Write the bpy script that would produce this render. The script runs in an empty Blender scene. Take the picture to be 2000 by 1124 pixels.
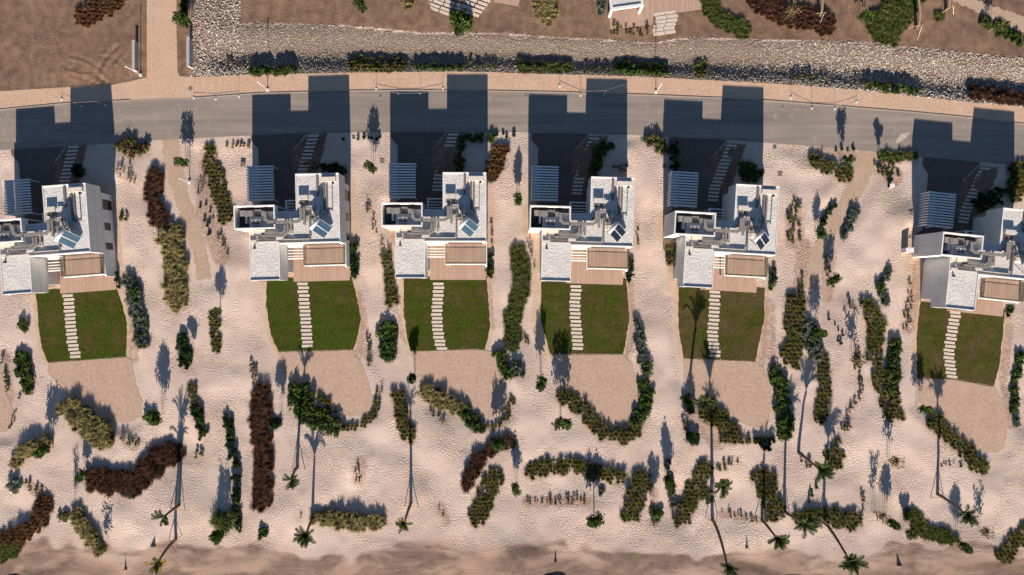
import bpy, bmesh, math, random
import numpy as np
from mathutils import Vector, Matrix
R = math.radians
random.seed(7); np.random.seed(7)
S = bpy.context.scene
COL = S.collection

# ------------------------------------------------------------------ camera, sky, sun, exposure
H = 111.1
SUN_EL = 21.5
cam = bpy.data.cameras.new('camera'); camo = bpy.data.objects.new('camera', cam); COL.objects.link(camo)
camo.location = (0, 0, H); camo.rotation_euler = (0, 0, 0)
cam.lens = 24; cam.sensor_width = 36; cam.clip_start = 0.5; cam.clip_end = 6000
S.camera = camo
w = bpy.data.worlds.new('World'); S.world = w; w.use_nodes = True
nt = w.node_tree; bg = nt.nodes['Background']
sky = nt.nodes.new('ShaderNodeTexSky'); sky.sky_type = 'NISHITA'; sky.sun_disc = False
sky.sun_elevation = R(SUN_EL); sky.sun_rotation = R(180); sky.air_density = 1.0; sky.dust_density = 0.15; sky.ozone_density = 3.0
nt.links.new(sky.outputs[0], bg.inputs[0]); bg.inputs[1].default_value = 0.05
sun = bpy.data.lights.new('sun', 'SUN'); sun.energy = 5.0; sun.angle = R(0.5); sun.color = (1.0, 0.86, 0.72)
suno = bpy.data.objects.new('sun', sun); COL.objects.link(suno); suno.location = (0, -60, 60)
suno.rotation_euler = (R(90 - SUN_EL), 0, 0)
S.view_settings.view_transform = 'Standard'; S.view_settings.look = 'None'
S.view_settings.exposure = 0.88; S.view_settings.gamma = 1.0
S.cycles.use_adaptive_sampling = True; S.cycles.adaptive_threshold = 0.025
S.cycles.max_bounces = 5; S.cycles.diffuse_bounces = 2; S.cycles.glossy_bounces = 2; S.cycles.transmission_bounces = 2; S.cycles.transparent_max_bounces = 6

# ------------------------------------------------------------------ helpers
F = 1333.333
def P(px, py, z=0.0):
    k = (H - z) / F
    return Vector(((px - 1000) * k, (562 - py) * k, z))
def G(px, py): 
    return ((px - 1000) / 12.0, (562 - py) / 12.0)

class MB:
    def __init__(s): s.v = []; s.f = []
    def quad(s, a, b, c, d):
        n = len(s.v); s.v += [tuple(a), tuple(b), tuple(c), tuple(d)]; s.f.append((n, n+1, n+2, n+3)); return s
    def tri(s, a, b, c):
        n = len(s.v); s.v += [tuple(a), tuple(b), tuple(c)]; s.f.append((n, n+1, n+2)); return s
    def box(s, x0, y0, z0, x1, y1, z1, M=None):
        n = len(s.v)
        c = [(x0,y0,z0),(x1,y0,z0),(x1,y1,z0),(x0,y1,z0),(x0,y0,z1),(x1,y0,z1),(x1,y1,z1),(x0,y1,z1)]
        if M is not None: c = [tuple(M @ Vector(p)) for p in c]
        s.v += c
        s.f += [tuple(n+i for i in q) for q in ((3,2,1,0),(4,5,6,7),(0,1,5,4),(1,2,6,5),(2,3,7,6),(3,0,4,7))]
        return s
    def tube(s, pts, rad, n=6, cap=True):
        pts = [Vector(p) for p in pts]
        if not isinstance(rad, (list, tuple)): rad = [rad]*len(pts)
        rings = []
        for i, p in enumerate(pts):
            d = (pts[min(i+1, len(pts)-1)] - pts[max(i-1, 0)]).normalized()
            u = d.cross(Vector((0,0,1)))
            if u.length < 1e-3: u = Vector((1,0,0))
            u.normalize(); t = d.cross(u)
            b = len(s.v)
            for k in range(n):
                a = 2*math.pi*k/n
                s.v.append(tuple(p + (u*math.cos(a) + t*math.sin(a))*rad[i]))
            rings.append(b)
        for a, b in zip(rings, rings[1:]):
            for k in range(n):
                s.f.append((a+k, a+(k+1) % n, b+(k+1) % n, b+k))
        if cap:
            s.f.append(tuple(rings[-1]+k for k in range(n))); s.f.append(tuple(rings[0]+k for k in reversed(range(n))))
        return s
    def prism(s, poly, z0, z1):
        # poly counter-clockwise list of (x, y)
        ar = sum(a[0]*b[1]-b[0]*a[1] for a, b in zip(poly, poly[1:]+poly[:1]))
        if ar < 0: poly = poly[::-1]
        n = len(s.v); m = len(poly)
        s.v += [(x, y, z1) for x, y in poly] + [(x, y, z0) for x, y in poly]
        s.f.append(tuple(range(n, n+m)))
        for i in range(m):
            j = (i+1) % m
            s.f.append((n+m+i, n+m+j, n+j, n+i))
        return s
    def mesh(s, name, mat, smooth=False):
        me = bpy.data.meshes.new(name); me.from_pydata(s.v, [], s.f); me.validate(); me.update()
        if mat: me.materials.append(mat)
        if smooth: me.polygons.foreach_set('use_smooth', [True]*len(me.polygons))
        return me
    def build(s, name, mat, parent=None, smooth=False, loc=None):
        return link(name, s.mesh(name, mat, smooth), parent, loc)
def link(name, me, parent=None, loc=None):
    o = bpy.data.objects.new(name, me); COL.objects.link(o)
    if parent is not None: o.parent = parent
    if loc is not None: o.location = loc
    return o
def tag(o, label=None, cat=None, group=None, kind=None):
    if label: o['label'] = label
    if cat: o['category'] = cat
    if group: o['group'] = group
    if kind: o['kind'] = kind
    return o
def empty(name, loc, rz=0.0):
    o = bpy.data.objects.new(name, None); COL.objects.link(o); o.location = loc; o.rotation_euler = (0, 0, rz)
    o.empty_display_size = 0.3; return o
KIDS = {}
def copy_tree(o, parent=None):
    c = o.copy(); COL.objects.link(c)
    if parent is not None: c.parent = parent
    for ch in KIDS.get(o.name) or list(o.children): copy_tree(ch, c)
    return c

# ------------------------------------------------------------------ materials
def mat(name):
    m = bpy.data.materials.new(name); m.use_nodes = True
    n = m.node_tree; b = n.nodes['Principled BSDF']; return m, n, b
def nd(n, t, **k):
    x = n.nodes.new(t)
    for a, v in k.items(): setattr(x, a, v)
    return x
def ramp(n, src, stops):
    r = nd(n, 'ShaderNodeValToRGB'); e = r.color_ramp.elements
    while len(e) < len(stops): e.new(0.5)
    for i, (p, c) in enumerate(stops):
        e[i].position = p; e[i].color = (*c, 1)
    n.links.new(src, r.inputs[0]); return r.outputs[0]
DIM = '3D'
def noise(n, vec, scale, detail=3, rough=0.55, dist=0.0):
    t = nd(n, 'ShaderNodeTexNoise'); t.noise_dimensions = DIM; detail = min(detail, 3); t.inputs['Scale'].default_value = scale; t.inputs['Detail'].default_value = detail
    t.inputs['Roughness'].default_value = rough; t.inputs['Distortion'].default_value = dist
    n.links.new(vec, t.inputs['Vector']); return t.outputs['Fac']
def pos(n): return nd(n, 'ShaderNodeNewGeometry').outputs['Position']
def objc(n): return nd(n, 'ShaderNodeTexCoord').outputs['Object']
def mth(n, op, a, b=None, clamp=False):
    x = nd(n, 'ShaderNodeMath', operation=op, use_clamp=clamp)
    for i, v in enumerate((a, b)):
        if v is None: continue
        if isinstance(v, (int, float)): x.inputs[i].default_value = v
        else: n.links.new(v, x.inputs[i])
    return x.outputs[0]
def mix(n, f, a, b, blend='MIX'):
    x = nd(n, 'ShaderNodeMix', data_type='RGBA', blend_type=blend)
    if isinstance(f, (int, float)): x.inputs[0].default_value = f
    else: n.links.new(f, x.inputs[0])
    for i, v in ((6, a), (7, b)):
        if isinstance(v, tuple): x.inputs[i].default_value = (*v, 1)
        else: n.links.new(v, x.inputs[i])
    return x.outputs[2]
def bump(n, b, h, dist, strength=1.0):
    x = nd(n, 'ShaderNodeBump'); x.inputs['Distance'].default_value = dist
    if isinstance(strength, (int, float)): x.inputs['Strength'].default_value = strength
    else: n.links.new(strength, x.inputs['Strength'])
    n.links.new(h, x.inputs['Height']); n.links.new(x.outputs[0], b.inputs['Normal']); return x
def col(n, b, c):
    if isinstance(c, tuple): b.inputs['Base Color'].default_value = (*c, 1)
    else: n.links.new(c, b.inputs['Base Color'])
def simple(name, c1, c2, scale=3.0, rough=0.8, spec=0.3, bdist=0.0, bscale=20, metal=0.0, world=False):
    m, n, b = mat(name); v = pos(n) if world else objc(n)
    f = noise(n, v, scale, 4)
    col(n, b, ramp(n, f, [(0.32, c1), (0.68, c2)]))
    b.inputs['Roughness'].default_value = rough; b.inputs['Specular IOR Level'].default_value = spec; b.inputs['Metallic'].default_value = metal
    if bdist: bump(n, b, noise(n, v, bscale, 3), bdist)
    return m
M = {}
DIM = '2D'      # ground materials are sheets in x, y
def sand():
    m, n, b = mat('sand'); p = pos(n)
    at = nd(n, 'ShaderNodeAttribute', attribute_name='zone'); sp = nd(n, 'ShaderNodeSeparateColor'); n.links.new(at.outputs['Color'], sp.inputs[0])
    earth, smooth, damp = sp.outputs[0], sp.outputs[1], sp.outputs[2]
    at2 = nd(n, 'ShaderNodeAttribute', attribute_name='zone2'); sp2 = nd(n, 'ShaderNodeSeparateColor'); n.links.new(at2.outputs['Color'], sp2.inputs[0])
    tan, mulch, rocky = sp2.outputs[0], sp2.outputs[1], sp2.outputs[2]
    big = noise(n, p, 0.09, 4); mid = noise(n, p, 0.7, 4); fine = noise(n, p, 6, 4, 0.65)
    c = ramp(n, big, [(0.35, (0.56, 0.445, 0.38)), (0.65, (0.63, 0.515, 0.45))])
    c = mix(n, mth(n, 'MULTIPLY', mid, 0.3), c, (0.42, 0.31, 0.25))
    e = ramp(n, mid, [(0.3, (0.165, 0.104, 0.072)), (0.7, (0.255, 0.168, 0.118))])
    wob = mth(n, 'ADD', mth(n, 'MULTIPLY', mth(n, 'SUBTRACT', noise(n, p, 1.3, 3, 0.65), 0.5), 0.9), 0)
    def edge(x, lo=0.36, hi=0.62):
        r = nd(n, 'ShaderNodeMapRange', interpolation_type='SMOOTHSTEP'); r.inputs[1].default_value = lo; r.inputs[2].default_value = hi
        n.links.new(mth(n, 'ADD', x, mth(n, 'MULTIPLY', wob, mth(n, 'MINIMUM', mth(n, 'MULTIPLY', x, 3.0), 1.0))), r.inputs[0]); return r.outputs[0]
    c = mix(n, edge(tan), c, ramp(n, mid, [(0.3, (0.50, 0.36, 0.26)), (0.7, (0.58, 0.44, 0.335))]))
    c = mix(n, edge(earth, 0.3, 0.7), c, e)
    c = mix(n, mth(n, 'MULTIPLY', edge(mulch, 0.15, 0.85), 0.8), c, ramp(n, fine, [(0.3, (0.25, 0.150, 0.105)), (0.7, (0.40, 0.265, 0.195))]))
    c = mix(n, rocky, c, ramp(n, fine, [(0.3, (0.12, 0.095, 0.08)), (0.7, (0.25, 0.20, 0.165))]))
    # damp strip by the shore, drawn out along the waterline
    mp = nd(n, 'ShaderNodeMapping'); mp.inputs['Scale'].default_value = (0.16, 0.55, 1); n.links.new(p, mp.inputs[0])
    st = noise(n, mp.outputs[0], 0.55, 5, 0.62, 0.4)
    dm = nd(n, 'ShaderNodeMapRange', interpolation_type='SMOOTHSTEP'); dm.inputs[1].default_value = 0.31; dm.inputs[2].default_value = 0.62
    n.links.new(mth(n, 'MULTIPLY', st, mth(n, 'MINIMUM', mth(n, 'MULTIPLY', damp, 2.2), 1.0)), dm.inputs[0])
    c = mix(n, mth(n, 'MULTIPLY', damp, 0.8), c, (0.36, 0.235, 0.168))
    c = mix(n, mth(n, 'MULTIPLY', dm.outputs[0], 0.9), c, ramp(n, mid, [(0.3, (0.155, 0.108, 0.085)), (0.7, (0.24, 0.165, 0.128))]))
    c = mix(n, 0.5, c, ramp(n, fine, [(0.25, (0.28, 0.28, 0.28)), (0.75, (0.74, 0.74, 0.74))]), 'OVERLAY')
    col(n, b, c); b.inputs['Roughness'].default_value = 0.95; b.inputs['Specular IOR Level'].default_value = 0.1
    # footprints: scuffed dimples
    wn = nd(n, 'ShaderNodeTexNoise'); wn.noise_dimensions = '2D'; wn.inputs['Scale'].default_value = 1.6; n.links.new(p, wn.inputs['Vector'])
    vm = nd(n, 'ShaderNodeVectorMath', operation='MULTIPLY_ADD'); vm.inputs[1].default_value = (0.5, 0.5, 0); n.links.new(wn.outputs['Color'], vm.inputs[0]); n.links.new(p, vm.inputs[2])
    vo = nd(n, 'ShaderNodeTexVoronoi', feature='SMOOTH_F1', voronoi_dimensions='2D'); vo.inputs['Scale'].default_value = 3.6; vo.inputs['Smoothness'].default_value = 0.35; n.links.new(vm.outputs[0], vo.inputs['Vector'])
    pit = nd(n, 'ShaderNodeMapRange', interpolation_type='SMOOTHSTEP'); pit.inputs[1].default_value = 0.08; pit.inputs[2].default_value = 0.42
    n.links.new(vo.outputs['Distance'], pit.inputs[0])
    hh = mth(n, 'ADD', mth(n, 'MULTIPLY', pit.outputs[0], 0.75), mth(n, 'ADD', mth(n, 'MULTIPLY', noise(n, vm.outputs[0], 3.4, 4, 0.66), 0.9), mth(n, 'MULTIPLY', fine, 0.22)))
    patch = nd(n, 'ShaderNodeMapRange'); patch.inputs[1].default_value = 0.3; patch.inputs[2].default_value = 0.65; patch.inputs[3].default_value = 0.12; patch.inputs[4].default_value = 1.0
    n.links.new(noise(n, p, 0.16, 3), patch.inputs[0])
    stg = mth(n, 'MULTIPLY', mth(n, 'SUBTRACT', 1.0, mth(n, 'MULTIPLY', smooth, 0.85)), patch.outputs[0], True)
    bump(n, b, hh, 0.09, stg)
    return m
M['sand'] = sand()
def asphalt():
    m, n, b = mat('asphalt'); p = pos(n)
    mp = nd(n, 'ShaderNodeMapping'); mp.inputs['Scale'].default_value = (0.08, 0.5, 1); n.links.new(p, mp.inputs[0])
    a = noise(n, mp.outputs[0], 1.0, 4); f = noise(n, p, 9, 4, 0.7); g = noise(n, p, 0.25, 4)
    c = ramp(n, a, [(0.3, (0.235, 0.200, 0.180)), (0.7, (0.29, 0.248, 0.222))])
    c = mix(n, mth(n, 'MULTIPLY', g, 0.5), c, (0.31, 0.275, 0.245))
    c = mix(n, 0.5, c, ramp(n, f, [(0.25, (0.36, 0.36, 0.36)), (0.75, (0.64, 0.64, 0.64))]), 'OVERLAY')
    mp2 = nd(n, 'ShaderNodeMapping'); mp2.inputs['Scale'].default_value = (0.03, 0.9, 1); n.links.new(p, mp2.inputs[0])
    c = mix(n, 0.5, c, ramp(n, noise(n, mp2.outputs[0], 1.3, 4, 0.6), [(0.3, (0.36, 0.36, 0.36)), (0.7, (0.62, 0.61, 0.60))]), 'OVERLAY')
    c = mix(n, mth(n, 'MULTIPLY', mth(n, 'SUBTRACT', noise(n, p, 0.6, 5, 0.7), 0.56, True), 2.2, True), c, (0.40, 0.34, 0.29))
    col(n, b, c); b.inputs['Roughness'].default_value = 0.9; b.inputs['Specular IOR Level'].default_value = 0.2
    bump(n, b, f, 0.01); return m
M['asphalt'] = asphalt()
def pavers(name, c1, c2, c3, bw=0.24, bh=0.12, rot=45.0, dirt=(0.5, 0.32, 0.22)):
    m, n, b = mat(name); p = pos(n)
    mp = nd(n, 'ShaderNodeMapping'); mp.inputs['Rotation'].default_value = (0, 0, R(rot)); n.links.new(p, mp.inputs[0])
    br = nd(n, 'ShaderNodeTexBrick'); br.inputs['Scale'].default_value = 1.0; br.inputs['Brick Width'].default_value = bw; br.inputs['Row Height'].default_value = bh
    br.inputs['Mortar Size'].default_value = 0.008; br.inputs['Color1'].default_value = (*c1, 1); br.inputs['Color2'].default_value = (*c2, 1); br.inputs['Mortar'].default_value = (*c3, 1)
    n.links.new(mp.outputs[0], br.inputs['Vector'])
    g = noise(n, p, 0.35, 5, 0.6); f = noise(n, p, 2.2, 4, 0.65)
    c = mix(n, mth(n, 'MULTIPLY', mth(n, 'SUBTRACT', g, 0.4, True), 1.6, True), br.outputs['Color'], dirt)
    c = mix(n, 0.4, c, ramp(n, f, [(0.3, (0.38, 0.38, 0.38)), (0.7, (0.62, 0.62, 0.62))]), 'OVERLAY')
    col(n, b, c); b.inputs['Roughness'].default_value = 0.9; b.inputs['Specular IOR Level'].default_value = 0.15
    bump(n, b, mth(n, 'ADD', mth(n, 'SUBTRACT', 1.0, br.outputs['Fac']), mth(n, 'MULTIPLY', f, 1.2)), 0.012); return m
M['walk'] = pavers('sidewalk_pavers', (0.66, 0.46, 0.335), (0.57, 0.39, 0.28), (0.44, 0.31, 0.22), rot=28, dirt=(0.66, 0.49, 0.365))
M['patio'] = pavers('patio_pavers', (0.52, 0.375, 0.29), (0.45, 0.32, 0.245), (0.33, 0.23, 0.175), 0.34, 0.34, rot=0, dirt=(0.53, 0.38, 0.29))
M['drive'] = pavers('drive_pavers', (0.175, 0.132, 0.118), (0.15, 0.114, 0.102), (0.09, 0.07, 0.063), rot=0, dirt=(0.19, 0.146, 0.128))
M['path'] = pavers('path_pavers', (0.52, 0.385, 0.285), (0.48, 0.35, 0.255), (0.41, 0.30, 0.215), 0.2, 0.1, rot=0, dirt=(0.56, 0.435, 0.345))
M['kerb'] = simple('kerb_concrete', (0.30, 0.25, 0.21), (0.40, 0.33, 0.27), 4, bdist=0.01)
def lawn():
    m, n, b = mat('lawn_turf'); p = pos(n)
    g = noise(n, p, 0.3, 5, 0.65); f = noise(n, p, 5, 4, 0.7)
    mp = nd(n, 'ShaderNodeMapping'); mp.inputs['Scale'].default_value = (0.15, 1.0, 1); n.links.new(p, mp.inputs[0])
    st = noise(n, mp.outputs[0], 0.9, 3)
    oi = nd(n, 'ShaderNodeObjectInfo')
    g2 = mth(n, 'ADD', g, mth(n, 'MULTIPLY', mth(n, 'SUBTRACT', oi.outputs['Color'], 0.5), 0.42))
    g2 = mth(n, 'ADD', mth(n, 'MULTIPLY', mth(n, 'SUBTRACT', g2, 0.46), 0.9), 0.46)
    c = ramp(n, g2, [(0.22, (0.046, 0.086, 0.010)), (0.48, (0.062, 0.074, 0.012)), (0.62, (0.088, 0.076, 0.024)), (0.78, (0.105, 0.080, 0.036))])
    c = mix(n, 0.55, c, ramp(n, f, [(0.25, (0.25, 0.25, 0.25)), (0.75, (0.72, 0.72, 0.70))]), 'OVERLAY')
    c = mix(n, 0.4, c, ramp(n, st, [(0.3, (0.36, 0.36, 0.36)), (0.7, (0.64, 0.64, 0.64))]), 'OVERLAY')
    col(n, b, c); b.inputs['Roughness'].default_value = 1.0; b.inputs['Specular IOR Level'].default_value = 0.05
    bump(n, b, f, 0.06); return m
M['lawn'] = lawn()
DIM = '3D'
def blades(name, root, tip, jitter=0.5, trans=0.25, z0=0.1, z1=0.9):
    m, n, b = mat(name); n.nodes.remove(b); out = n.nodes['Material Output']
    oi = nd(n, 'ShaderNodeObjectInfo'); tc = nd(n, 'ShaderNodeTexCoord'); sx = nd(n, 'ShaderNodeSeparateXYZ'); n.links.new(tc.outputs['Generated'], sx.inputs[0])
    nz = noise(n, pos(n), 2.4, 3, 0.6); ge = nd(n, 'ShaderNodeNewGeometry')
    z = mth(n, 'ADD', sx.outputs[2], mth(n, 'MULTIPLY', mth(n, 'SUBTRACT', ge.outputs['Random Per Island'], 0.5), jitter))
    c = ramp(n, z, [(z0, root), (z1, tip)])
    v = mth(n, 'ADD', 0.18, mth(n, 'ADD', mth(n, 'MULTIPLY', mth(n, 'POWER', ge.outputs['Random Per Island'], 1.6), 1.15), mth(n, 'ADD', mth(n, 'MULTIPLY', oi.outputs['Random'], 0.45), mth(n, 'MULTIPLY', nz, 0.4))))
    hs = nd(n, 'ShaderNodeHueSaturation'); n.links.new(v, hs.inputs['Value']); n.links.new(c, hs.inputs['Color'])
    n.links.new(mth(n, 'ADD', 0.48, mth(n, 'MULTIPLY', ge.outputs['Random Per Island'], 0.04)), hs.inputs['Hue'])
    d = nd(n, 'ShaderNodeBsdfDiffuse'); t = nd(n, 'ShaderNodeBsdfTranslucent'); mx = nd(n, 'ShaderNodeMixShader'); mx.inputs[0].default_value = trans
    n.links.new(hs.outputs[0], d.inputs[0]); n.links.new(hs.outputs[0], t.inputs[0]); n.links.new(d.outputs[0], mx.inputs[1]); n.links.new(t.outputs[0], mx.inputs[2])
    n.links.new(mx.outputs[0], out.inputs[0]); return m
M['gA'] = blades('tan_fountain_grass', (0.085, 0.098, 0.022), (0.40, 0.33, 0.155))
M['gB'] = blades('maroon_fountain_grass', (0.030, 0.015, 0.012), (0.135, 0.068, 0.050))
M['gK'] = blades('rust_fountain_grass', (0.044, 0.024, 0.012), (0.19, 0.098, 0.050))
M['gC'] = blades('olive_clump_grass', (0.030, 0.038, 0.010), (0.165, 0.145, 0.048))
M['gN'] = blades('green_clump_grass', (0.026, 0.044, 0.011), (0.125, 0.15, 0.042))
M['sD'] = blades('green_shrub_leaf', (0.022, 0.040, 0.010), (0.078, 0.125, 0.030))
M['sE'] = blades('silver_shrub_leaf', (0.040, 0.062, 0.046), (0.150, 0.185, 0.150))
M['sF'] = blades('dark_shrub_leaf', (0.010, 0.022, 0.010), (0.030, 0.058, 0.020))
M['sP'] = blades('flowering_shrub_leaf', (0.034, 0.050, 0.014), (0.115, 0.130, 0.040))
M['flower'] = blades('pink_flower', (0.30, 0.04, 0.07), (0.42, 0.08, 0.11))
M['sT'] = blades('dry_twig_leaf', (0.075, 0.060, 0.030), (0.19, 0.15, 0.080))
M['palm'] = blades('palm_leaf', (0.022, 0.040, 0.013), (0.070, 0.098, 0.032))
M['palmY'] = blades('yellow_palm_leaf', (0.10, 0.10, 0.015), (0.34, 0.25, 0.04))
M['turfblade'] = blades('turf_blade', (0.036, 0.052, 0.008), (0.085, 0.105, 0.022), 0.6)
M['bark'] = simple('bark', (0.10, 0.075, 0.055), (0.20, 0.15, 0.11), 6, bdist=0.02)
M['palmbark'] = simple('palm_bark', (0.085, 0.06, 0.045), (0.19, 0.135, 0.10), 8, bdist=0.03, bscale=9)
M['stake'] = simple('stake_timber', (0.50, 0.36, 0.22), (0.66, 0.50, 0.33), 5)
def render_wall():
    m, n, b = mat('white_render'); v = objc(n); g = noise(n, v, 0.6, 4)
    mp = nd(n, 'ShaderNodeMapping'); mp.inputs['Scale'].default_value = (2.5, 2.5, 0.25); n.links.new(v, mp.inputs[0])
    c = ramp(n, g, [(0.3, (0.69, 0.68, 0.66)), (0.7, (0.77, 0.765, 0.75))])
    c = mix(n, 0.4, c, ramp(n, noise(n, mp.outputs[0], 1.4, 4, 0.65), [(0.3, (0.33, 0.325, 0.32)), (0.65, (0.54, 0.54, 0.54))]), 'OVERLAY')
    col(n, b, c); b.inputs['Roughness'].default_value = 0.85; bump(n, b, noise(n, v, 9, 3), 0.004); return m
M['white'] = render_wall()
M['coping'] = simple('white_coping', (0.72, 0.71, 0.69), (0.80, 0.79, 0.77), 1.5, rough=0.8)
def gravel():
    m, n, b = mat('roof_gravel'); v = objc(n)
    f = noise(n, v, 9, 4, 0.75); g = noise(n, v, 0.5, 4); md = noise(n, v, 2.6, 4, 0.65, 0.6)
    c = ramp(n, g, [(0.3, (0.60, 0.58, 0.57)), (0.7, (0.72, 0.70, 0.69))])
    c = mix(n, 0.6, c, ramp(n, f, [(0.2, (0.25, 0.25, 0.25)), (0.8, (0.78, 0.77, 0.76))]), 'OVERLAY')
    c = mix(n, 0.35, c, ramp(n, md, [(0.3, (0.3, 0.3, 0.3)), (0.7, (0.7, 0.7, 0.7))]), 'OVERLAY')
    col(n, b, c); b.inputs['Roughness'].default_value = 0.95
    bump(n, b, mth(n, 'ADD', f, mth(n, 'MULTIPLY', md, 1.6)), 0.07); return m
M['gravel'] = gravel()
def deckwood():
    m, n, b = mat('deck_boards'); v = objc(n)
    sx = nd(n, 'ShaderNodeSeparateXYZ'); n.links.new(v, sx.inputs[0])
    k = mth(n, 'DIVIDE', sx.outputs[0], 0.145); fl = mth(n, 'FLOOR', k); fr = mth(n, 'FRACT', k)
    wnz = nd(n, 'ShaderNodeTexWhiteNoise', noise_dimensions='1D'); n.links.new(fl, wnz.inputs['W'])
    mp = nd(n, 'ShaderNodeMapping'); mp.inputs['Scale'].default_value = (6, 0.8, 1); n.links.new(v, mp.inputs[0])
    gr = noise(n, mp.outputs[0], 1.6, 4, 0.65)
    c = ramp(n, mth(n, 'ADD', mth(n, 'MULTIPLY', wnz.outputs[0], 0.28), mth(n, 'MULTIPLY', gr, 0.75)), [(0.2, (0.36, 0.235, 0.175)), (0.55, (0.49, 0.335, 0.255)), (0.9, (0.60, 0.44, 0.34))])
    gap = mth(n, 'LESS_THAN', fr, 0.06)
    c = mix(n, mth(n, 'MULTIPLY', gap, 0.6), c, (0.12, 0.075, 0.055)); col(n, b, c); b.inputs['Roughness'].default_value = 0.75
    bump(n, b, mth(n, 'SUBTRACT', gr, gap), 0.008); return m
M['deck'] = deckwood()
M['slab'] = simple('stepping_slab', (0.56, 0.47, 0.40), (0.68, 0.58, 0.50), 2.5, bdist=0.006)
M['shadeslab'] = M['slab']
M['metal'] = simple('galvanised_duct', (0.19, 0.175, 0.165), (0.34, 0.32, 0.30), 3, rough=0.6, spec=0.4, metal=0.2)
M['tray'] = simple('cable_tray', (0.11, 0.10, 0.095), (0.24, 0.215, 0.20), 4, rough=0.7, metal=0.1)
M['unit'] = simple('unit_casing', (0.55, 0.53, 0.50), (0.66, 0.64, 0.60), 2, rough=0.6)
M['cream'] = simple('cream_plinth', (0.60, 0.55, 0.47), (0.70, 0.65, 0.57), 2)
M['dark'] = simple('dark_plastic', (0.012, 0.012, 0.014), (0.03, 0.03, 0.032), 4, rough=0.6)
M['floor'] = simple('plant_floor', (0.055, 0.055, 0.06), (0.09, 0.09, 0.095), 1.2)
M['fin'] = simple('aluminium_fin', (0.74, 0.75, 0.76), (0.82, 0.83, 0.84), 1.5, rough=0.5, spec=0.4)
M['finpanel'] = simple('opal_panel', (0.40, 0.50, 0.56), (0.50, 0.60, 0.66), 1.0, rough=0.4)
M['bronze'] = simple('bronze_frame', (0.05, 0.04, 0.035), (0.08, 0.065, 0.055), 4, rough=0.5)
M['joint'] = simple('wall_joint', (0.26, 0.26, 0.265), (0.32, 0.32, 0.325), 4)
M['tank'] = simple('tank_steel', (0.62, 0.63, 0.64), (0.74, 0.74, 0.75), 2, rough=0.35, spec=0.5, metal=0.2)
def glass(name, tint, rough=0.03, alpha=0.75):
    m, n, b = mat(name); n.nodes.remove(b); out = n.nodes['Material Output']
    t = nd(n, 'ShaderNodeBsdfTransparent'); t.inputs[0].default_value = (*tint, 1)
    g = nd(n, 'ShaderNodeBsdfGlossy'); g.inputs['Roughness'].default_value = rough
    lw = nd(n, 'ShaderNodeLayerWeight'); lw.inputs[0].default_value = 0.25
    mx = nd(n, 'ShaderNodeMixShader'); n.links.new(mth(n, 'MULTIPLY', lw.outputs['Fresnel'], 0.8), mx.inputs[0])
    n.links.new(t.outputs[0], mx.inputs[1]); n.links.new(g.outputs[0], mx.inputs[2]); n.links.new(mx.outputs[0], out.inputs[0]); return m
M['railglass'] = glass('balustrade_glass', (0.86, 0.88, 0.85))
def pane(name, c, rough):
    m, n, b = mat(name); col(n, b, ramp(n, noise(n, objc(n), 1.5, 2), [(0.3, c), (0.7, tuple(x*1.25 for x in c))]))
    b.inputs['Roughness'].default_value = rough; b.inputs['Specular IOR Level'].default_value = 0.25; return m
M['pane'] = pane('window_pane', (0.018, 0.022, 0.028), 0.06)
M['solarD'] = pane('dark_collector', (0.010, 0.015, 0.034), 0.25)
M['solarL'] = pane('pale_sky_sheen_collector', (0.042, 0.088, 0.130), 0.3)  # sky reflection painted into the collector colour, palest copy
M['solarM'] = pane('mid_sky_sheen_collector', (0.032, 0.066, 0.115), 0.3)  # same collector with a weaker sky reflection put into its colour
def rockm(name, stops):
    m, n, b = mat(name); ge = nd(n, 'ShaderNodeNewGeometry')
    c = ramp(n, mth(n, 'ADD', mth(n, 'MULTIPLY', ge.outputs['Random Per Island'], 0.8), mth(n, 'MULTIPLY', noise(n, pos(n), 0.12, 3), 0.35)), stops)
    sx = nd(n, 'ShaderNodeSeparateXYZ'); n.links.new(ge.outputs['Position'], sx.inputs[0])
    rr = nd(n, 'ShaderNodeMapRange'); rr.inputs[1].default_value = 36; rr.inputs[2].default_value = 52; n.links.new(mth(n, 'ABSOLUTE', mth(n, 'SUBTRACT', sx.outputs[0], 4.0)), rr.inputs[0])
    c = mix(n, mth(n, 'MULTIPLY', rr.outputs[0], 0.45), c, mix(n, 1.0, c, (1.9, 1.95, 2.05), 'MULTIPLY'))
    col(n, b, c); b.inputs['Roughness'].default_value = 0.9; return m
M['rock'] = rockm('river_rock', [(0.1, (0.15, 0.115, 0.09)), (0.5, (0.29, 0.23, 0.185)), (0.85, (0.40, 0.335, 0.28)), (1.0, (0.60, 0.54, 0.48))])
M['cone'] = simple('cone_orange', (0.20, 0.06, 0.035), (0.30, 0.09, 0.05), 3)
M['kerbwall'] = simple('gate_concrete', (0.36, 0.35, 0.34), (0.46, 0.45, 0.43), 2)
M['iron'] = simple('cover_iron', (0.13, 0.11, 0.10), (0.22, 0.19, 0.17), 5)
M['greenlid'] = simple('green_lid', (0.05, 0.13, 0.08), (0.07, 0.17, 0.10), 5)
M['stain'] = simple('pale_splash', (0.42, 0.36, 0.31), (0.55, 0.48, 0.42), 1.5, world=True)
M['weed'] = simple('seaweed', (0.02, 0.012, 0.01), (0.06, 0.03, 0.02), 3, bdist=0.05, bscale=4)

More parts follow.
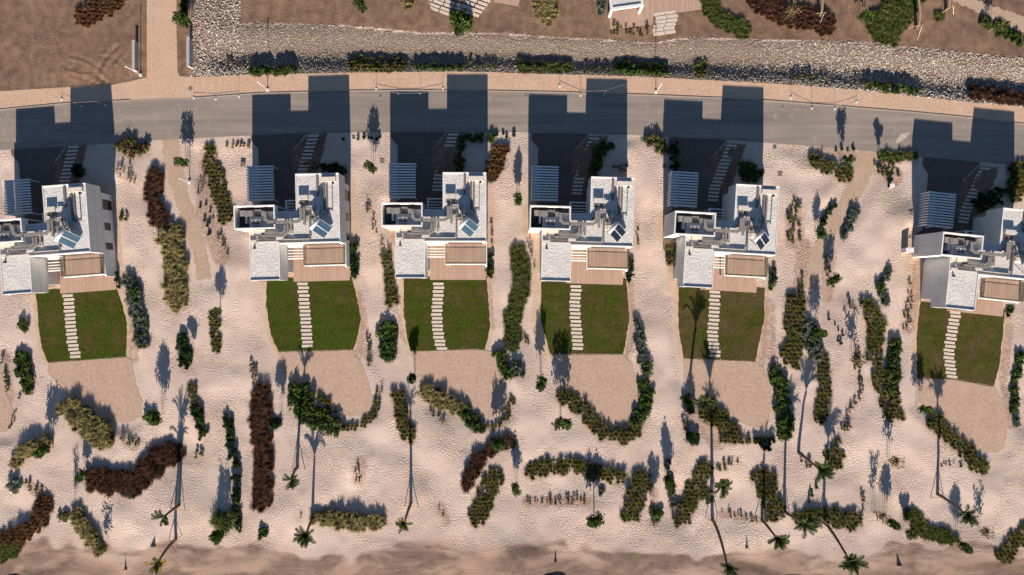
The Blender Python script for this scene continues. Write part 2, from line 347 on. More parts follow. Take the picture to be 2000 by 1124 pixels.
# ------------------------------------------------------------------ plan data (pixels of the photograph at ground level)
ROAD_N = [(-900,330),(-500,270),(-200,235),(0,215),(120,203),(225,198),(300,194),(380,192),(500,183),(607,180),(687,178),(780,177),(879,177),(1000,179),(1100,181),(1232,185),(1311,188),(1425,193),(1500,197),(1675,211),(1787,220),(1900,231),(2000,243),(2300,285),(2700,350),(3000,410)]
ROAD_S = [(-900,408),(-500,349),(-200,313),(0,294),(120,287),(225,280),(300,275),(370,271),(492,265),(607,260),(687,259),(780,258),(879,258),(1000,259),(1100,261),(1232,264),(1311,268),(1425,274),(1500,280),(1600,287),(1680,294),(1781,305),(1985,323),(2300,366),(2700,432),(3000,492)]
WALK_N = [(-900,292),(-500,232),(-200,198),(0,179),(120,172),(225,166),(290,152),(345,149),(375,152),(500,147),(607,145),(687,143),(780,142),(879,141),(957,142),(1037,145),(1232,150),(1311,154),(1425,160),(1506,164),(1675,177),(1787,189),(1903,202),(2000,209),(2300,250),(2700,315),(3000,375)]
ROCK_N = [(372,-300),(468,-300),(470,0),(473,49),(500,46),(675,52),(750,60),(825,67),(900,66),(1000,69),(1125,77),(1225,82),(1275,86),(1350,75),(1500,80),(1700,84),(1750,90),(2000,117),(2300,150),(2700,215),(3000,275)]
def interp(poly, x):
    xs = [p[0] for p in poly]; ys = [p[1] for p in poly]; return np.interp(x, xs, ys)
LAWNS = [
 [(70,570),(112,566),(226,560),(240,600),(248,634),(247,698),(95,709),(82,680),(75,627)],
 [(521,545),(687,543),(695,575),(705,625),(700,652),(689,684),(620,686),(544,688),(530,657),(520,600)],
 [(788,542),(951,542),(952,562),(957,640),(947,685),(925,683),(825,687),(802,687),(797,667),(789,612)],
 [(1057,545),(1222,546),(1224,562),(1229,625),(1217,693),(1075,693),(1056,625)],
 [(1326,555),(1494,564),(1492,625),(1475,707),(1335,701),(1325,637)],
 [(1798,585),(1962,606),(1961,620),(1952,712),(1940,756),(1862,742),(1791,740),(1790,662)]]
PATIOS = [
 [(-90,690),(0,712),(10,765),(26,797),(30,826),(12,845),(-90,852)],
 [(95,709),(247,698),(257,704),(265,750),(279,787),(276,815),(250,827),(222,824),(160,800),(130,770),(92,727)],
 [(544,688),(620,686),(689,684),(712,722),(722,752),(729,782),(725,805),(705,814),(672,814),(650,790),(612,765),(572,752),(547,720)],
 [(802,687),(925,683),(947,685),(970,690),(974,725),(989,762),(995,780),(987,802),(962,817),(935,815),(895,795),(850,770),(822,755),(810,722)],
 [(1075,693),(1217,693),(1235,713),(1241,735),(1250,777),(1246,807),(1230,826),(1195,834),(1165,812),(1140,785),(1110,770),(1093,762),(1090,712)],
 [(1335,701),(1475,707),(1492,720),(1503,745),(1508,790),(1503,825),(1485,840),(1450,828),(1425,808),(1395,790),(1352,772),(1335,740)],
 [(1791,740),(1862,742),(1940,756),(1957,780),(1964,810),(1967,845),(1962,876),(1945,886),(1922,884),(1895,868),(1865,840),(1820,815),(1794,785)]]
PATH_L = [(333,268),(336,310),(345,350),(358,395),(374,440),(388,485),(396,520),(398,547)]
PATH_R = [(1697,290),(1684,335),(1668,375),(1645,415),(1620,455),(1600,490),(1590,520),(1584,565)]
DRIVEWAY = [(287,-400),(345,-400),(345,60),(347,140),(352,152),(352,160),(285,160),(287,150)]
ORD = ['leftmost villa', 'second villa from the left', 'third villa from the left', 'fourth villa from the left', 'fifth villa from the left', 'rightmost villa']
ANCH = [((4.8,576.7),4.3), ((489,549),1.5), ((772,543.5),0.0), ((1056.4,549),-1.6), ((1333.7,560.3),-3.3), ((1846.4,601.6),-6.0)]
ZT = 6.75
AW = [(P(a[0], a[1], ZT), R(r)) for a, r in ANCH]
def HL(i, x, y, z=0.0):      # villa-local metres -> world
    o, r = AW[i]; c, s = math.cos(r), math.sin(r)
    return Vector((o.x + c*x - s*y, o.y + s*x + c*y, z))
FOOT = [(-2.0,7.87),(0,7.87),(0,-0.2),(13.9,-0.2),(13.9,16.2),(7.25,16.2),(7.25,11.45),(-2.0,11.45)]
DRIVE = [(-1.9,24.4),(7.6,24.4),(4.8,21.1),(4.75,16.2),(7.3,16.0),(7.3,10.55),(-1.9,11.5),(-0.75,12.5),(-0.75,21.6),(-1.9,23.0)]

# ------------------------------------------------------------------ ground sheet
def lattice(x, y, scale, seed):
    x = x*scale; y = y*scale; xi = np.floor(x).astype(np.int64); yi = np.floor(y).astype(np.int64); xf = x-xi; yf = y-yi
    def hsh(a, b):
        h = (a*374761393 + b*668265263 + seed*974711) & 0xffffffff; h = ((h ^ (h >> 13))*1274126177) & 0xffffffff; return ((h ^ (h >> 16)) & 0xffff)/65535.0
    u = xf*xf*(3-2*xf); v = yf*yf*(3-2*yf)
    return (hsh(xi,yi)*(1-u)+hsh(xi+1,yi)*u)*(1-v) + (hsh(xi,yi+1)*(1-u)+hsh(xi+1,yi+1)*u)*v
def ss(a, b, x): t = np.clip((x-a)/(b-a), 0, 1); return t*t*(3-2*t)
STEP = 0.3
def axis(lo, hi):
    a = list(np.arange(lo, hi+1e-6, STEP)); d = STEP*2; l = lo; r = hi; pre = []; post = []
    while l > -1800: l -= d; pre.append(l); r += d; post.append(r); d *= 1.35
    return np.array(pre[::-1] + a + post)
XS = axis(-93.0, 93.0); YS = axis(-54.0, 56.1)
GX, GY = np.meshgrid(XS, YS)
def seg_dist(pts, closed=False, X=None, Y=None):
    X = GX if X is None else X; Y = GY if Y is None else Y
    d = np.full(X.shape, 1e9); q = list(zip(pts, pts[1:])) + ([(pts[-1], pts[0])] if closed else [])
    for (ax, ay), (bx, by) in q:
        L2 = (bx-ax)**2 + (by-ay)**2 + 1e-9; t = np.clip(((X-ax)*(bx-ax) + (Y-ay)*(by-ay))/L2, 0, 1)
        d = np.minimum(d, (X-ax-t*(bx-ax))**2 + (Y-ay-t*(by-ay))**2)
    return np.sqrt(d)
def inside(pts, X, Y):
    r = np.zeros(X.shape, bool)
    for (ax, ay), (bx, by) in zip(pts, pts[1:]+pts[:1]):
        c = ((ay > Y) != (by > Y)) & (X < (bx-ax)*(Y-ay)/((by-ay) if by != ay else 1e-9) + ax); r ^= c
    return r
def signed(pts):      # outside distance (negative inside), cropped to a window
    xs = [p[0] for p in pts]; ys = [p[1] for p in pts]; out = np.full(GX.shape, 99.0)
    i0, i1 = np.searchsorted(XS, [min(xs)-5, max(xs)+5]); j0, j1 = np.searchsorted(YS, [min(ys)-5, max(ys)+5])
    X = GX[j0:j1, i0:i1]; Y = GY[j0:j1, i0:i1]
    if X.size == 0: return out
    d = seg_dist(pts, True, X, Y); out[j0:j1, i0:i1] = np.where(inside(pts, X, Y), -d, d); return out
def offset_line(pts, hw):
    L = []; Rr = []
    for i, p in enumerate(pts):
        a = pts[max(i-1,0)]; b = pts[min(i+1,len(pts)-1)]; dx, dy = b[0]-a[0], b[1]-a[1]; l = math.hypot(dx, dy); nx, ny = -dy/l, dx/l
        h = hw[i] if isinstance(hw, list) else hw
        L.append((p[0]+nx*h, p[1]+ny*h)); Rr.append((p[0]-nx*h, p[1]-ny*h))
    return L + Rr[::-1]
gl = lambda pts: [G(*p) for p in pts]
road_poly = gl(ROAD_N + ROAD_S[::-1]); walk_poly = gl(WALK_N + ROAD_N[::-1]); drive_poly = gl(DRIVEWAY)
path_l = gl(offset_line(PATH_L, [17,17,16,15,15,15,14,14])); path_r = gl(offset_line(PATH_R, [19,19,17,15,14,14,13,12]))
path_t = gl([(1800,-60),(1870,-60),(1906,0),(1958,19),(2060,52),(2300,120),(2300,150),(2060,88),(1975,54),(1920,28),(1893,17),(1858,0)])
NDECK = gl([(1188,-60),(1375,-60),(1372,18),(1330,24),(1276,28),(1274,48),(1192,58),(1190,30)])
NDECK2 = gl([(962,-60),(1030,-60),(1012,12),(965,4)])
flat = np.full(GX.shape, 99.0)
for pl in [road_poly, walk_poly, drive_poly, path_l, path_r, path_t, NDECK, NDECK2] + [gl(q) for q in LAWNS + PATIOS]: flat = np.minimum(flat, signed(pl))
for i in range(6):
    flat = np.minimum(flat, signed([tuple(HL(i, *q)[:2]) for q in FOOT])); flat = np.minimum(flat, signed([tuple(HL(i, *q)[:2]) for q in DRIVE]))
PXX = GX*12+1000; PYY = 562-GY*12
nz = (lattice(GX,GY,0.11,1)-0.5)*0.75 + (lattice(GX,GY,0.27,2)-0.5)*0.34 + (lattice(GX,GY,0.62,3)-0.5)*0.08 + (lattice(GX,GY,1.3,5)-0.5)*0.02
open_ = ss(0.3, 2.6, flat)
north = PYY < interp(ROAD_N, PXX)
amp = np.where(north, 0.55, 1.0)
HGT = -0.016*(1-open_) + open_*(nz*amp + 0.04)
for (mx, my, rx, ry, hh) in [(45,1000,40,28,-0.45),(1590,330,60,22,0.28),(1590,385,70,30,0.25),(1130,870,70,30,0.35),(860,870,50,60,0.3),(700,900,60,40,0.3),(1430,960,45,35,-0.3),(1700,860,60,40,0.35),(1940,960,60,40,0.3),(420,560,60,60,0.2),(110,650,30,60,0.15),(1560,790,30,60,0.35),(1150,1000,80,20,0.2),(310,440,40,80,0.2),(1690,560,40,60,0.2),(1780,430,60,40,0.2),(570,1000,40,40,0.2),(1800,900,40,40,0.25)]:
    HGT += hh*open_*np.exp(-((PXX-mx)/rx)**2 - ((PYY-my)/ry)**2)
# stone swale beyond the pavement
yS = interp(WALK_N, PXX); yN = np.where(PXX < 470, -300.0, interp(ROCK_N[3:], PXX))
tt = (yS-PYY)/np.maximum(np.minimum(yS-yN, 88), 1)
inrock = (PXX > 371) & (PYY < yS) & (PYY > yN)
dep = np.where(tt < 0.46, -0.80*ss(0.0, 1.0, tt/0.46), -0.80*(1-ss(0, 1, (tt-0.46)/0.54)))
HGT = np.where((PXX > 371) & (PYY < yS) & (tt < 1.0), np.where(inrock, dep*ss(371, 440, PXX) + 0.25*nz*ss(0, .2, tt) - 0.04, HGT), HGT)
edge_out = np.abs(GX) > 200; HGT = np.where(edge_out | (np.abs(GY) > 150), np.where(GY < -150, -0.6, 0.0), HGT)
def hz(x, y):
    i = int(np.clip(np.searchsorted(XS, x)-1, 0, len(XS)-2)); j = int(np.clip(np.searchsorted(YS, y)-1, 0, len(YS)-2))
    u = (x-XS[i])/(XS[i+1]-XS[i]); v = (y-YS[j])/(YS[j+1]-YS[j])
    return float((HGT[j,i]*(1-u)+HGT[j,i+1]*u)*(1-v) + (HGT[j+1,i]*(1-u)+HGT[j+1,i+1]*u)*v)
def gp(px, py, dz=0.0):
    x, y = G(px, py); return Vector((x, y, hz(x, y)+dz))
# zones
earth = np.where(north, ss(-4, 8, yN-PYY + 0*PXX), 0.0); earth = np.where(north & (PXX < 371), 0.85, earth)
smooth = np.maximum(np.where(north, 0.5, 0.0), 0.8*ss(1058, 1092, PYY))
damp = ss(1046, 1120, PYY + 9*np.sin(PXX/140.0+0.5) + 6*np.sin(PXX/57.0) + 36*(lattice(GX,GY,0.16,9)-0.5) + 18*(lattice(GX,GY,0.5,10)-0.5)) * np.where(PYY > 900, 1, 0)
tan = np.zeros(GX.shape); mulch = np.zeros(GX.shape)
for i in range(6):     # raked brown soil of the entrance gardens
    d = signed([tuple(HL(i, *q)[:2]) for q in [(-2,11),(-2,24.2),(13.9,24.2),(13.9,16)]]); smooth = np.maximum(smooth, 0.85*(1-ss(-1.2, .2, d)))
    d = signed([tuple(HL(i, *q)[:2]) for q in [(4.6,15),(4.6,20.8),(7.4,23.9),(10.6,23.9),(8.4,16),(7,15)]]); earth = np.maximum(earth, 0.9*(1-ss(-.5, .6, d)))
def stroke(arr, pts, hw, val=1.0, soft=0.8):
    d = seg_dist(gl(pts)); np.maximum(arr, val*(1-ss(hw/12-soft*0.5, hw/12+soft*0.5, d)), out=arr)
for i in range(6):
    fp = [tuple(HL(i, *q)[:2]) for q in FOOT]; d = signed(fp); np.maximum(tan, 0.9*(1-ss(0.5, 1.6, d)), out=tan)
    np.maximum(smooth, 0.7*(1-ss(0.5, 1.8, d)), out=smooth)
for q in LAWNS:
    d = signed(gl(q)); np.maximum(tan, 0.75*(1-ss(0.3, 1.3, d)), out=tan); np.maximum(smooth, 0.8*(1-ss(0.3, 1.4, d)), out=smooth)
for q in PATIOS:
    d = signed(gl(q)); np.maximum(smooth, 0.5*(1-ss(0.3, 1.2, d)), out=smooth)
for pts, hw in [([(252,560),(262,620),(262,700)],12),([(702,575),(712,640),(698,700)],9),([(765,560),(778,620),(790,670)],5),([(957,560),(962,640)],5),([(1232,560),(1236,640),(1224,700)],8),([(1500,590),(1492,680),(1486,712)],9),([(1808,480),(1808,590)],5),([(1972,640),(1960,740),(1975,830)],10),([(1795,520),(1775,640)],14),([(682,560),(700,620)],5),
                ([(1570,480),(1560,600)],16),([(1620,500),(1615,580)],14),([(1505,600),(1508,720)],10),([(405,320),(400,420),(432,500)],20),([(705,905),(700,935)],16),([(1030,980),(1145,978)],12),([(1275,960),(1278,1020)],12),([(1410,1005),(1480,1015)],10),([(1735,325),(1745,345)],22),([(1610,300),(1660,310)],20),([(10,690),(20,780)],10),([(1350,790),(1400,860)],22),([(860,985),(872,1018)],10),([(255,860),(262,868)],14),([(60,950),(80,965)],14),([(1550,420),(1552,470)],20),([(760,400),(775,480)],9)]:
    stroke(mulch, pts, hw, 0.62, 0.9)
for pts, hw in [([(1275,560),(1290,640),(1300,760),(1310,860)],14),([(1050,560),(1040,640),(1045,720)],12),([(515,560),(525,640),(545,720)],9),([(405,470),(412,540)],20),([(320,300),(330,360)],8),([(1260,320),(1265,400)],10)]:
    stroke(smooth, pts, hw, 0.6, 1.5)
for pts in [[(260,330),(290,460),(310,620),(330,760),(400,900),(480,1050)],[(480,580),(470,700),(560,880),(680,960),(760,1060)],[(980,400),(985,560),(980,660),(1040,860),(1000,1030)],[(745,700),(760,760),(740,860),(880,930)],[(1640,480),(1660,620),(1640,760),(1690,900),(1680,1050)],[(1300,860),(1250,900),(1200,1040)],[(150,640),(40,680)],[(1760,520),(1770,700),(1780,900),(1930,1000)]]:
    stroke(smooth, pts, 7, 0.75, 1.6)      # worn foot trails
stroke(tan, [(1050,560),(1046,640),(1060,700)], 10, 0.7, 1.2); stroke(tan, [(1330,500),(1318,560)], 14, 0.8); stroke(tan, [(1785,520),(1800,600)], 20, 0.8); stroke(tan, [(775,440),(782,470)], 16, 0.8)
# tyre tracks on the bare plot
for cx, cy, rr, a0, a1, gg in [(120,230,110,15,80,0.07),(120,230,122,15,80,0.07),(330,210,140,130,175,0.08),(330,210,155,130,175,0.08),(90,330,190,30,75,0.06),(90,330,206,30,75,0.06),(205,160,48,20,95,0.06)]:
    arc = [G(cx+rr*math.cos(R(a)), cy-rr*math.sin(R(a))) for a in np.linspace(a0, a1, 14)]
    d = seg_dist(arc); HGT -= gg*np.exp(-(d/0.28)**2)*np.where(flat > 0.4, 1, 0)
    HGT += gg*0.6*np.exp(-((d-0.55)/0.25)**2)*np.where(flat > 0.4, 1, 0)
nx, ny = len(XS), len(YS)
V = np.stack([GX.ravel(), GY.ravel(), HGT.ravel()], 1)
idx = np.arange(nx*ny).reshape(ny, nx)
Q = np.stack([idx[:-1,:-1].ravel(), idx[:-1,1:].ravel(), idx[1:,1:].ravel(), idx[1:,:-1].ravel()], 1)
me = bpy.data.meshes.new('ground'); me.vertices.add(len(V)); me.vertices.foreach_set('co', V.ravel().astype(np.float32))
me.loops.add(Q.size); me.loops.foreach_set('vertex_index', Q.ravel().astype(np.int32))
me.polygons.add(len(Q)); me.polygons.foreach_set('loop_start', np.arange(0, Q.size, 4, dtype=np.int32)); me.polygons.foreach_set('loop_total', np.full(len(Q), 4, np.int32))
me.update(calc_edges=True); me.polygons.foreach_set('use_smooth', np.ones(len(Q), bool))
for nm, ch in (('zone', (earth, smooth, damp)), ('zone2', (tan, mulch, np.where(inrock, 1.0, 0.0)))):
    a = me.color_attributes.new(nm, 'FLOAT_COLOR', 'POINT')
    a.data.foreach_set('color', np.stack([c.ravel() for c in ch] + [np.ones(nx*ny)], 1).ravel().astype(np.float32))
me.materials.append(M['sand']); ground = link('ground', me); tag(ground, 'pale trampled sand around the villas', kind='structure')

# ------------------------------------------------------------------ road, pavement, patios, lawns, paths
def zigzag(pts, closed_edges, pitch=5.0, depth=2.6):
    out = []
    for i, p in enumerate(pts):
        q = pts[(i+1) % len(pts)]; out.append(p)
        if i in closed_edges:
            L = math.hypot(q[0]-p[0], q[1]-p[1]); n = int(L/pitch); nx_, ny_ = (q[1]-p[1])/L, -(q[0]-p[0])/L
            for k in range(1, 2*n):
                t = k/(2*n); o = (depth if k % 2 else 0) + random.uniform(-.5, .5)
                out.append((p[0]+(q[0]-p[0])*t+nx_*o, p[1]+(q[1]-p[1])*t+ny_*o))
    return out
def wobble(poly, amp=0.07, step=0.5):
    out = []
    for (ax, ay), (bx, by) in zip(poly, poly[1:]+poly[:1]):
        L = math.hypot(bx-ax, by-ay); n_ = max(1, int(L/step)); nx_, ny_ = -(by-ay)/max(L, 1e-6), (bx-ax)/max(L, 1e-6)
        for k_ in range(n_):
            t = k_/n_; o = random.uniform(-amp, amp) if k_ else 0; out.append((ax+(bx-ax)*t+nx_*o, ay+(by-ay)*t+ny_*o))
    return out
def sheet(name, poly, z, m, thick=0.15):
    o = MB().prism(poly, z-thick, z).build(name, m); return tag(o, kind='structure')
sheet('road', road_poly, 0.004, M['asphalt'], 0.2)
wz = zigzag(WALK_N, [i for i in range(len(WALK_N)-1) if -100 < WALK_N[i][0] < 1999], 6.0, 1.5)
sheet('pavement', gl(wz + [(x, y-0.5) for x, y in ROAD_N[::-1]]), 0.012, M['walk'])
sheet('driveway', drive_poly, 0.017, M['walk'])
k = MB()
for (ax, ay), (bx, by) in zip(ROAD_N, ROAD_N[1:]):
    n_ = max(1, int(math.hypot(bx-ax, by-ay)/14))
    for j in range(n_):
        a = G(ax+(bx-ax)*j/n_, ay+(by-ay)*j/n_); b_ = G(ax+(bx-ax)*(j+0.985)/n_, ay+(by-ay)*(j+0.985)/n_)
        d = Vector((b_[0]-a[0], b_[1]-a[1], 0)); u = Vector((-d.y, d.x, 0)).normalized()*0.075
        hgt = 0.012+0.07 if not (250 < ax+(bx-ax)*j/n_ < 372) else 0.022
        c = [(a[0]-u.x, a[1]-u.y), (b_[0]-u.x, b_[1]-u.y), (b_[0]+u.x, b_[1]+u.y), (a[0]+u.x, a[1]+u.y)]
        k.prism(c, -0.1, hgt)
tag(k.build('kerb', M['kerb']), kind='structure')
for q, nm in ((path_l, 'path'), (path_r, 'path'), (path_t, 'path')): sheet(nm, wobble(q, .2, .35), 0.0, M['path'])
for i, q in enumerate(PATIOS): sheet('patio', wobble(gl(q), .09), 0.02, M['patio'])
for i, q in enumerate(LAWNS):
    be = {0:[6-2+0, 3], 1:[5,6-0-0], 2:[4,5,6], 3:[4], 4:[3], 5:[4,5,6-1]}[i]
    # toothed border only along the side that meets the patio
    bo = [j for j in range(len(q)) if min(q[j][1], q[(j+1) % len(q)][1]) > max(p[1] for p in q)-20 and abs(q[j][0]-q[(j+1) % len(q)][0]) > 15]
    zz = zigzag(q, bo, 5.0, -2.4)
    o = sheet('lawn', wobble(gl(zz), .09), 0.05, M['lawn']); g_ = [0.44, 0.38, 0.52, 0.62, 0.92, 0.82][i]; o.color = (g_, g_, g_, 1)
    # short turf blades rising from the lawn
    xs = [p[0] for p in gl(q)]; ys = [p[1] for p in gl(q)]; N = 9000
    X = np.random.uniform(min(xs), max(xs), N); Y = np.random.uniform(min(ys), max(ys), N); ok = inside(gl(q), X, Y)
    X = X[ok]; Y = Y[ok]; n_ = len(X); a = np.random.uniform(0, 2*np.pi, n_); hgt = np.random.uniform(.04, .10, n_); wd = np.random.uniform(.02, .05, n_); le = np.random.uniform(-.06, .06, (n_, 2))
    v = np.empty((n_, 3, 3)); v[:,0] = np.stack([X-np.cos(a)*wd, Y-np.sin(a)*wd, np.full(n_, .045)], 1); v[:,1] = np.stack([X+np.cos(a)*wd, Y+np.sin(a)*wd, np.full(n_, .045)], 1); v[:,2] = np.stack([X+le[:,0], Y+le[:,1], .045+hgt], 1)
    gm = bpy.data.meshes.new('grass'); gm.from_pydata(v.reshape(-1,3).tolist(), [], np.arange(n_*3).reshape(-1,3).tolist()); gm.materials.append(M['turfblade'])
    tag(link('grass', gm, o), kind='stuff')
tag(MB().prism(gl([(1752,270),(1760,262),(1778,258),(1772,268),(1760,276),(1750,280)]), -.05, 0.009).build('sand_spill', M['stain']), kind='stuff')
# stepping stones
def slab_row(spots, wid, dep, name_root, z=0.075, rz=0.0):
    r = empty(name_root, (spots[0][0], spots[0][1], 0)); tag(r, kind='structure')
    for x, y in spots:
        o = link('stepping_stone', SLAB[(wid, dep)] if (wid, dep) in SLAB else SLAB.setdefault((wid, dep), MB().box(-wid/2,-dep/2,-.12,wid/2,dep/2,0).mesh('stepping_stone', M['slab'])), r)
        o.location = (x-spots[0][0], y-spots[0][1], z); o.rotation_euler = (random.uniform(-.006,.006), random.uniform(-.006,.006), rz+random.uniform(-.012, .012))
    return r
SLAB = {}
def wave(pts, n, jit):
    L = [0]
    for a, b in zip(pts, pts[1:]): L.append(L[-1]+math.hypot(b[0]-a[0], b[1]-a[1]))
    out = []
    for i in range(n):
        t = L[-1]*i/(n-1); out.append((np.interp(t, L, [p[0] for p in pts]) + (jit if i % 2 else -jit)*random.uniform(.3, 1), np.interp(t, L, [p[1] for p in pts])))
    return out
ROWS = [([(134,578),(137,610),(139,640),(142,668),(149,697)],17,4), ([(592,555),(594,585),(596,610),(599,645),(601,676)],17,1.5), ([(857,555),(855,590),(853,620),(856,650),(862,681)],18,0), ([(1125,560),(1123,590),(1123,620),(1127,655),(1129,681)],17,-1.5), ([(1396,571),(1395,600),(1393,630),(1391,655),(1397,695)],17,-3), ([(1866,611),(1860,640),(1856,665),(1852,690),(1858,736)],18,-6)]
for i, (pts, n_, rz) in enumerate(ROWS):
    r = slab_row([G(*p) for p in wave(pts, n_, 1.4)], 1.72, 0.43, 'stepping_stone_path', 0.11, R(rz)); tag(r, 'line of pale stepping stones across the lawn of the ' + ORD[i])
for i in range(6):   # entrance steps in the shade of each villa
    sp = [HL(i, 8.3-0.205*j if j < 12 else 5.9-.06*(j-12), 23.45-0.6*j) for j in range(16)]
    r = slab_row([(p.x, p.y) for p in sp], 1.7, 0.34, 'stepping_stone_path', 0.05, AW[i][1]); tag(r, 'shaded stepping stones from the road to the door of the ' + ORD[i])
sp = []
for r_, (x0, y0) in enumerate([(1288,27.5),(1292,35),(1291,43),(1288,51),(1286,58.5),(1288,66)]):
    for c_ in (0, 1): sp.append(G(x0+c_*22-1, y0-c_*3))
tag(slab_row(sp, 1.75, 0.52, 'stepping_stone_path', 0.06, R(8)), 'pale slabs in pairs leading down from the wooden deck at the top')
sp = []
for r_ in range(4):
    for c_ in range(5): sp.append(G(838+c_*20.5-r_*4.5+(2 if r_ % 2 else 0), -2+c_*7+r_*6.8-7))
tag(slab_row([s for s in sp], 1.6, 0.42, 'stepping_stone_path', 0.10, R(-19)), 'slanting pale slab field at the top left of the round bush')
sp = [G(928+c_*20.5-r_*5.5, -4+c_*7.5+r_*7-3) for r_ in range(5) for c_ in range(2)]
tag(slab_row(sp, 1.6, 0.42, 'stepping_stone_path', 0.10, R(-19)), 'slanting pale slab field at the top right of the round bush')
for q in (NDECK, NDECK2): sheet('boardwalk', q, 0.03, M['deck'])
for i in range(6): sheet('parking_bay', [tuple(HL(i, *q)[:2]) for q in DRIVE], 0.0015, M['drive'])

# ------------------------------------------------------------------ river stones
def stones():
    n = 27000 
    X = np.random.uniform(371, 2120, n*3); Y = np.random.uniform(-30, 215, n*3)
    a = interp(WALK_N, X); b = np.where(X < 470, -300.0, interp(ROCK_N[3:], X))
    X2 = X + 0; ok = (Y < a-0.5) & (Y > b+np.random.uniform(-3, 3, len(X))) & (X2 > 372 + 8*np.sin(Y/14.0))
    X = X[ok][:n]; Y = Y[ok][:n]
    ico = [(0,0,1),(.89,0,.45),(.28,.85,.45),(-.72,.53,.45),(-.72,-.53,.45),(.28,-.85,.45),(0,0,-.6)]
    fc = [(0,1,2),(0,2,3),(0,3,4),(0,4,5),(0,5,1),(6,2,1),(6,3,2),(6,4,3),(6,5,4),(6,1,5)]
    base = np.array(ico); m = len(X); vv = np.empty((m, 7, 3))
    for i in range(m):
        x, y = G(X[i], Y[i]); s = random.uniform(.06, .14)*(1.25 if X[i] > 1450 or X[i] < 470 else 1.0); r = random.uniform(0, 6.28); c, s_ = math.cos(r), math.sin(r)
        sc = np.array([s*random.uniform(.8,1.3), s*random.uniform(.6,1.0), s*random.uniform(.5,.85)])
        p = base*sc*np.random.uniform(.8,1.2,(7,1)); q = np.empty_like(p); q[:,0] = p[:,0]*c-p[:,1]*s_; q[:,1] = p[:,0]*s_+p[:,1]*c; q[:,2] = p[:,2]
        vv[i] = q + np.array([x, y, hz(x, y)+0.03])
    f = (np.array(fc)[None] + (np.arange(m)*7)[:,None,None]).reshape(-1,3)
    me = bpy.data.meshes.new('river_stones'); me.from_pydata(vv.reshape(-1,3).tolist(), [], f.tolist()); me.materials.append(M['rock'])
    tag(link('river_stones', me), 'bed of tan and white river stones beyond the pavement', 'stones', kind='stuff')
stones()

# ------------------------------------------------------------------ villas
ZR = 6.6
def part(name, boxes, m, parent):
    b = MB()
    for q in boxes: b.box(*q)
    return b.build(name, m, parent)
def window(par, axis_, x0, y0, x1, y1, z0, z1):
    # axis_: outward direction
    ox, oy = axis_; t = 0.05
    f = MB()
    if ox:
        xf = x0; f.box(min(xf, xf+ox*t), y0, z0, max(xf, xf+ox*t), y0+.08, z1).box(min(xf, xf+ox*t), y1-.08, z0, max(xf, xf+ox*t), y1, z1)
        f.box(min(xf, xf+ox*t), y0+.08, z0, max(xf, xf+ox*t), y1-.08, z0+.08).box(min(xf, xf+ox*t), y0+.08, z1-.08, max(xf, xf+ox*t), y1-.08, z1)
        w_ = f.build('window', M['bronze'], par)
        MB().box(min(xf, xf+ox*.02), y0+.08, z0+.08, max(xf, xf+ox*.02), y1-.08, z1-.08).build('pane', M['pane'], w_)
    else:
        yf = y0; f.box(x0, min(yf, yf+oy*t), z0, x0+.08, max(yf, yf+oy*t), z1).box(x1-.08, min(yf, yf+oy*t), z0, x1, max(yf, yf+oy*t), z1)
        f.box(x0+.08, min(yf, yf+oy*t), z0, x1-.08, max(yf, yf+oy*t), z0+.08).box(x0+.08, min(yf, yf+oy*t), z1-.08, x1-.08, max(yf, yf+oy*t), z1)
        w_ = f.build('window', M['bronze'], par)
        MB().box(x0+.08, min(yf, yf+oy*.02), z0+.08, x1-.08, max(yf, yf+oy*.02), z1-.08).build('pane', M['pane'], w_)
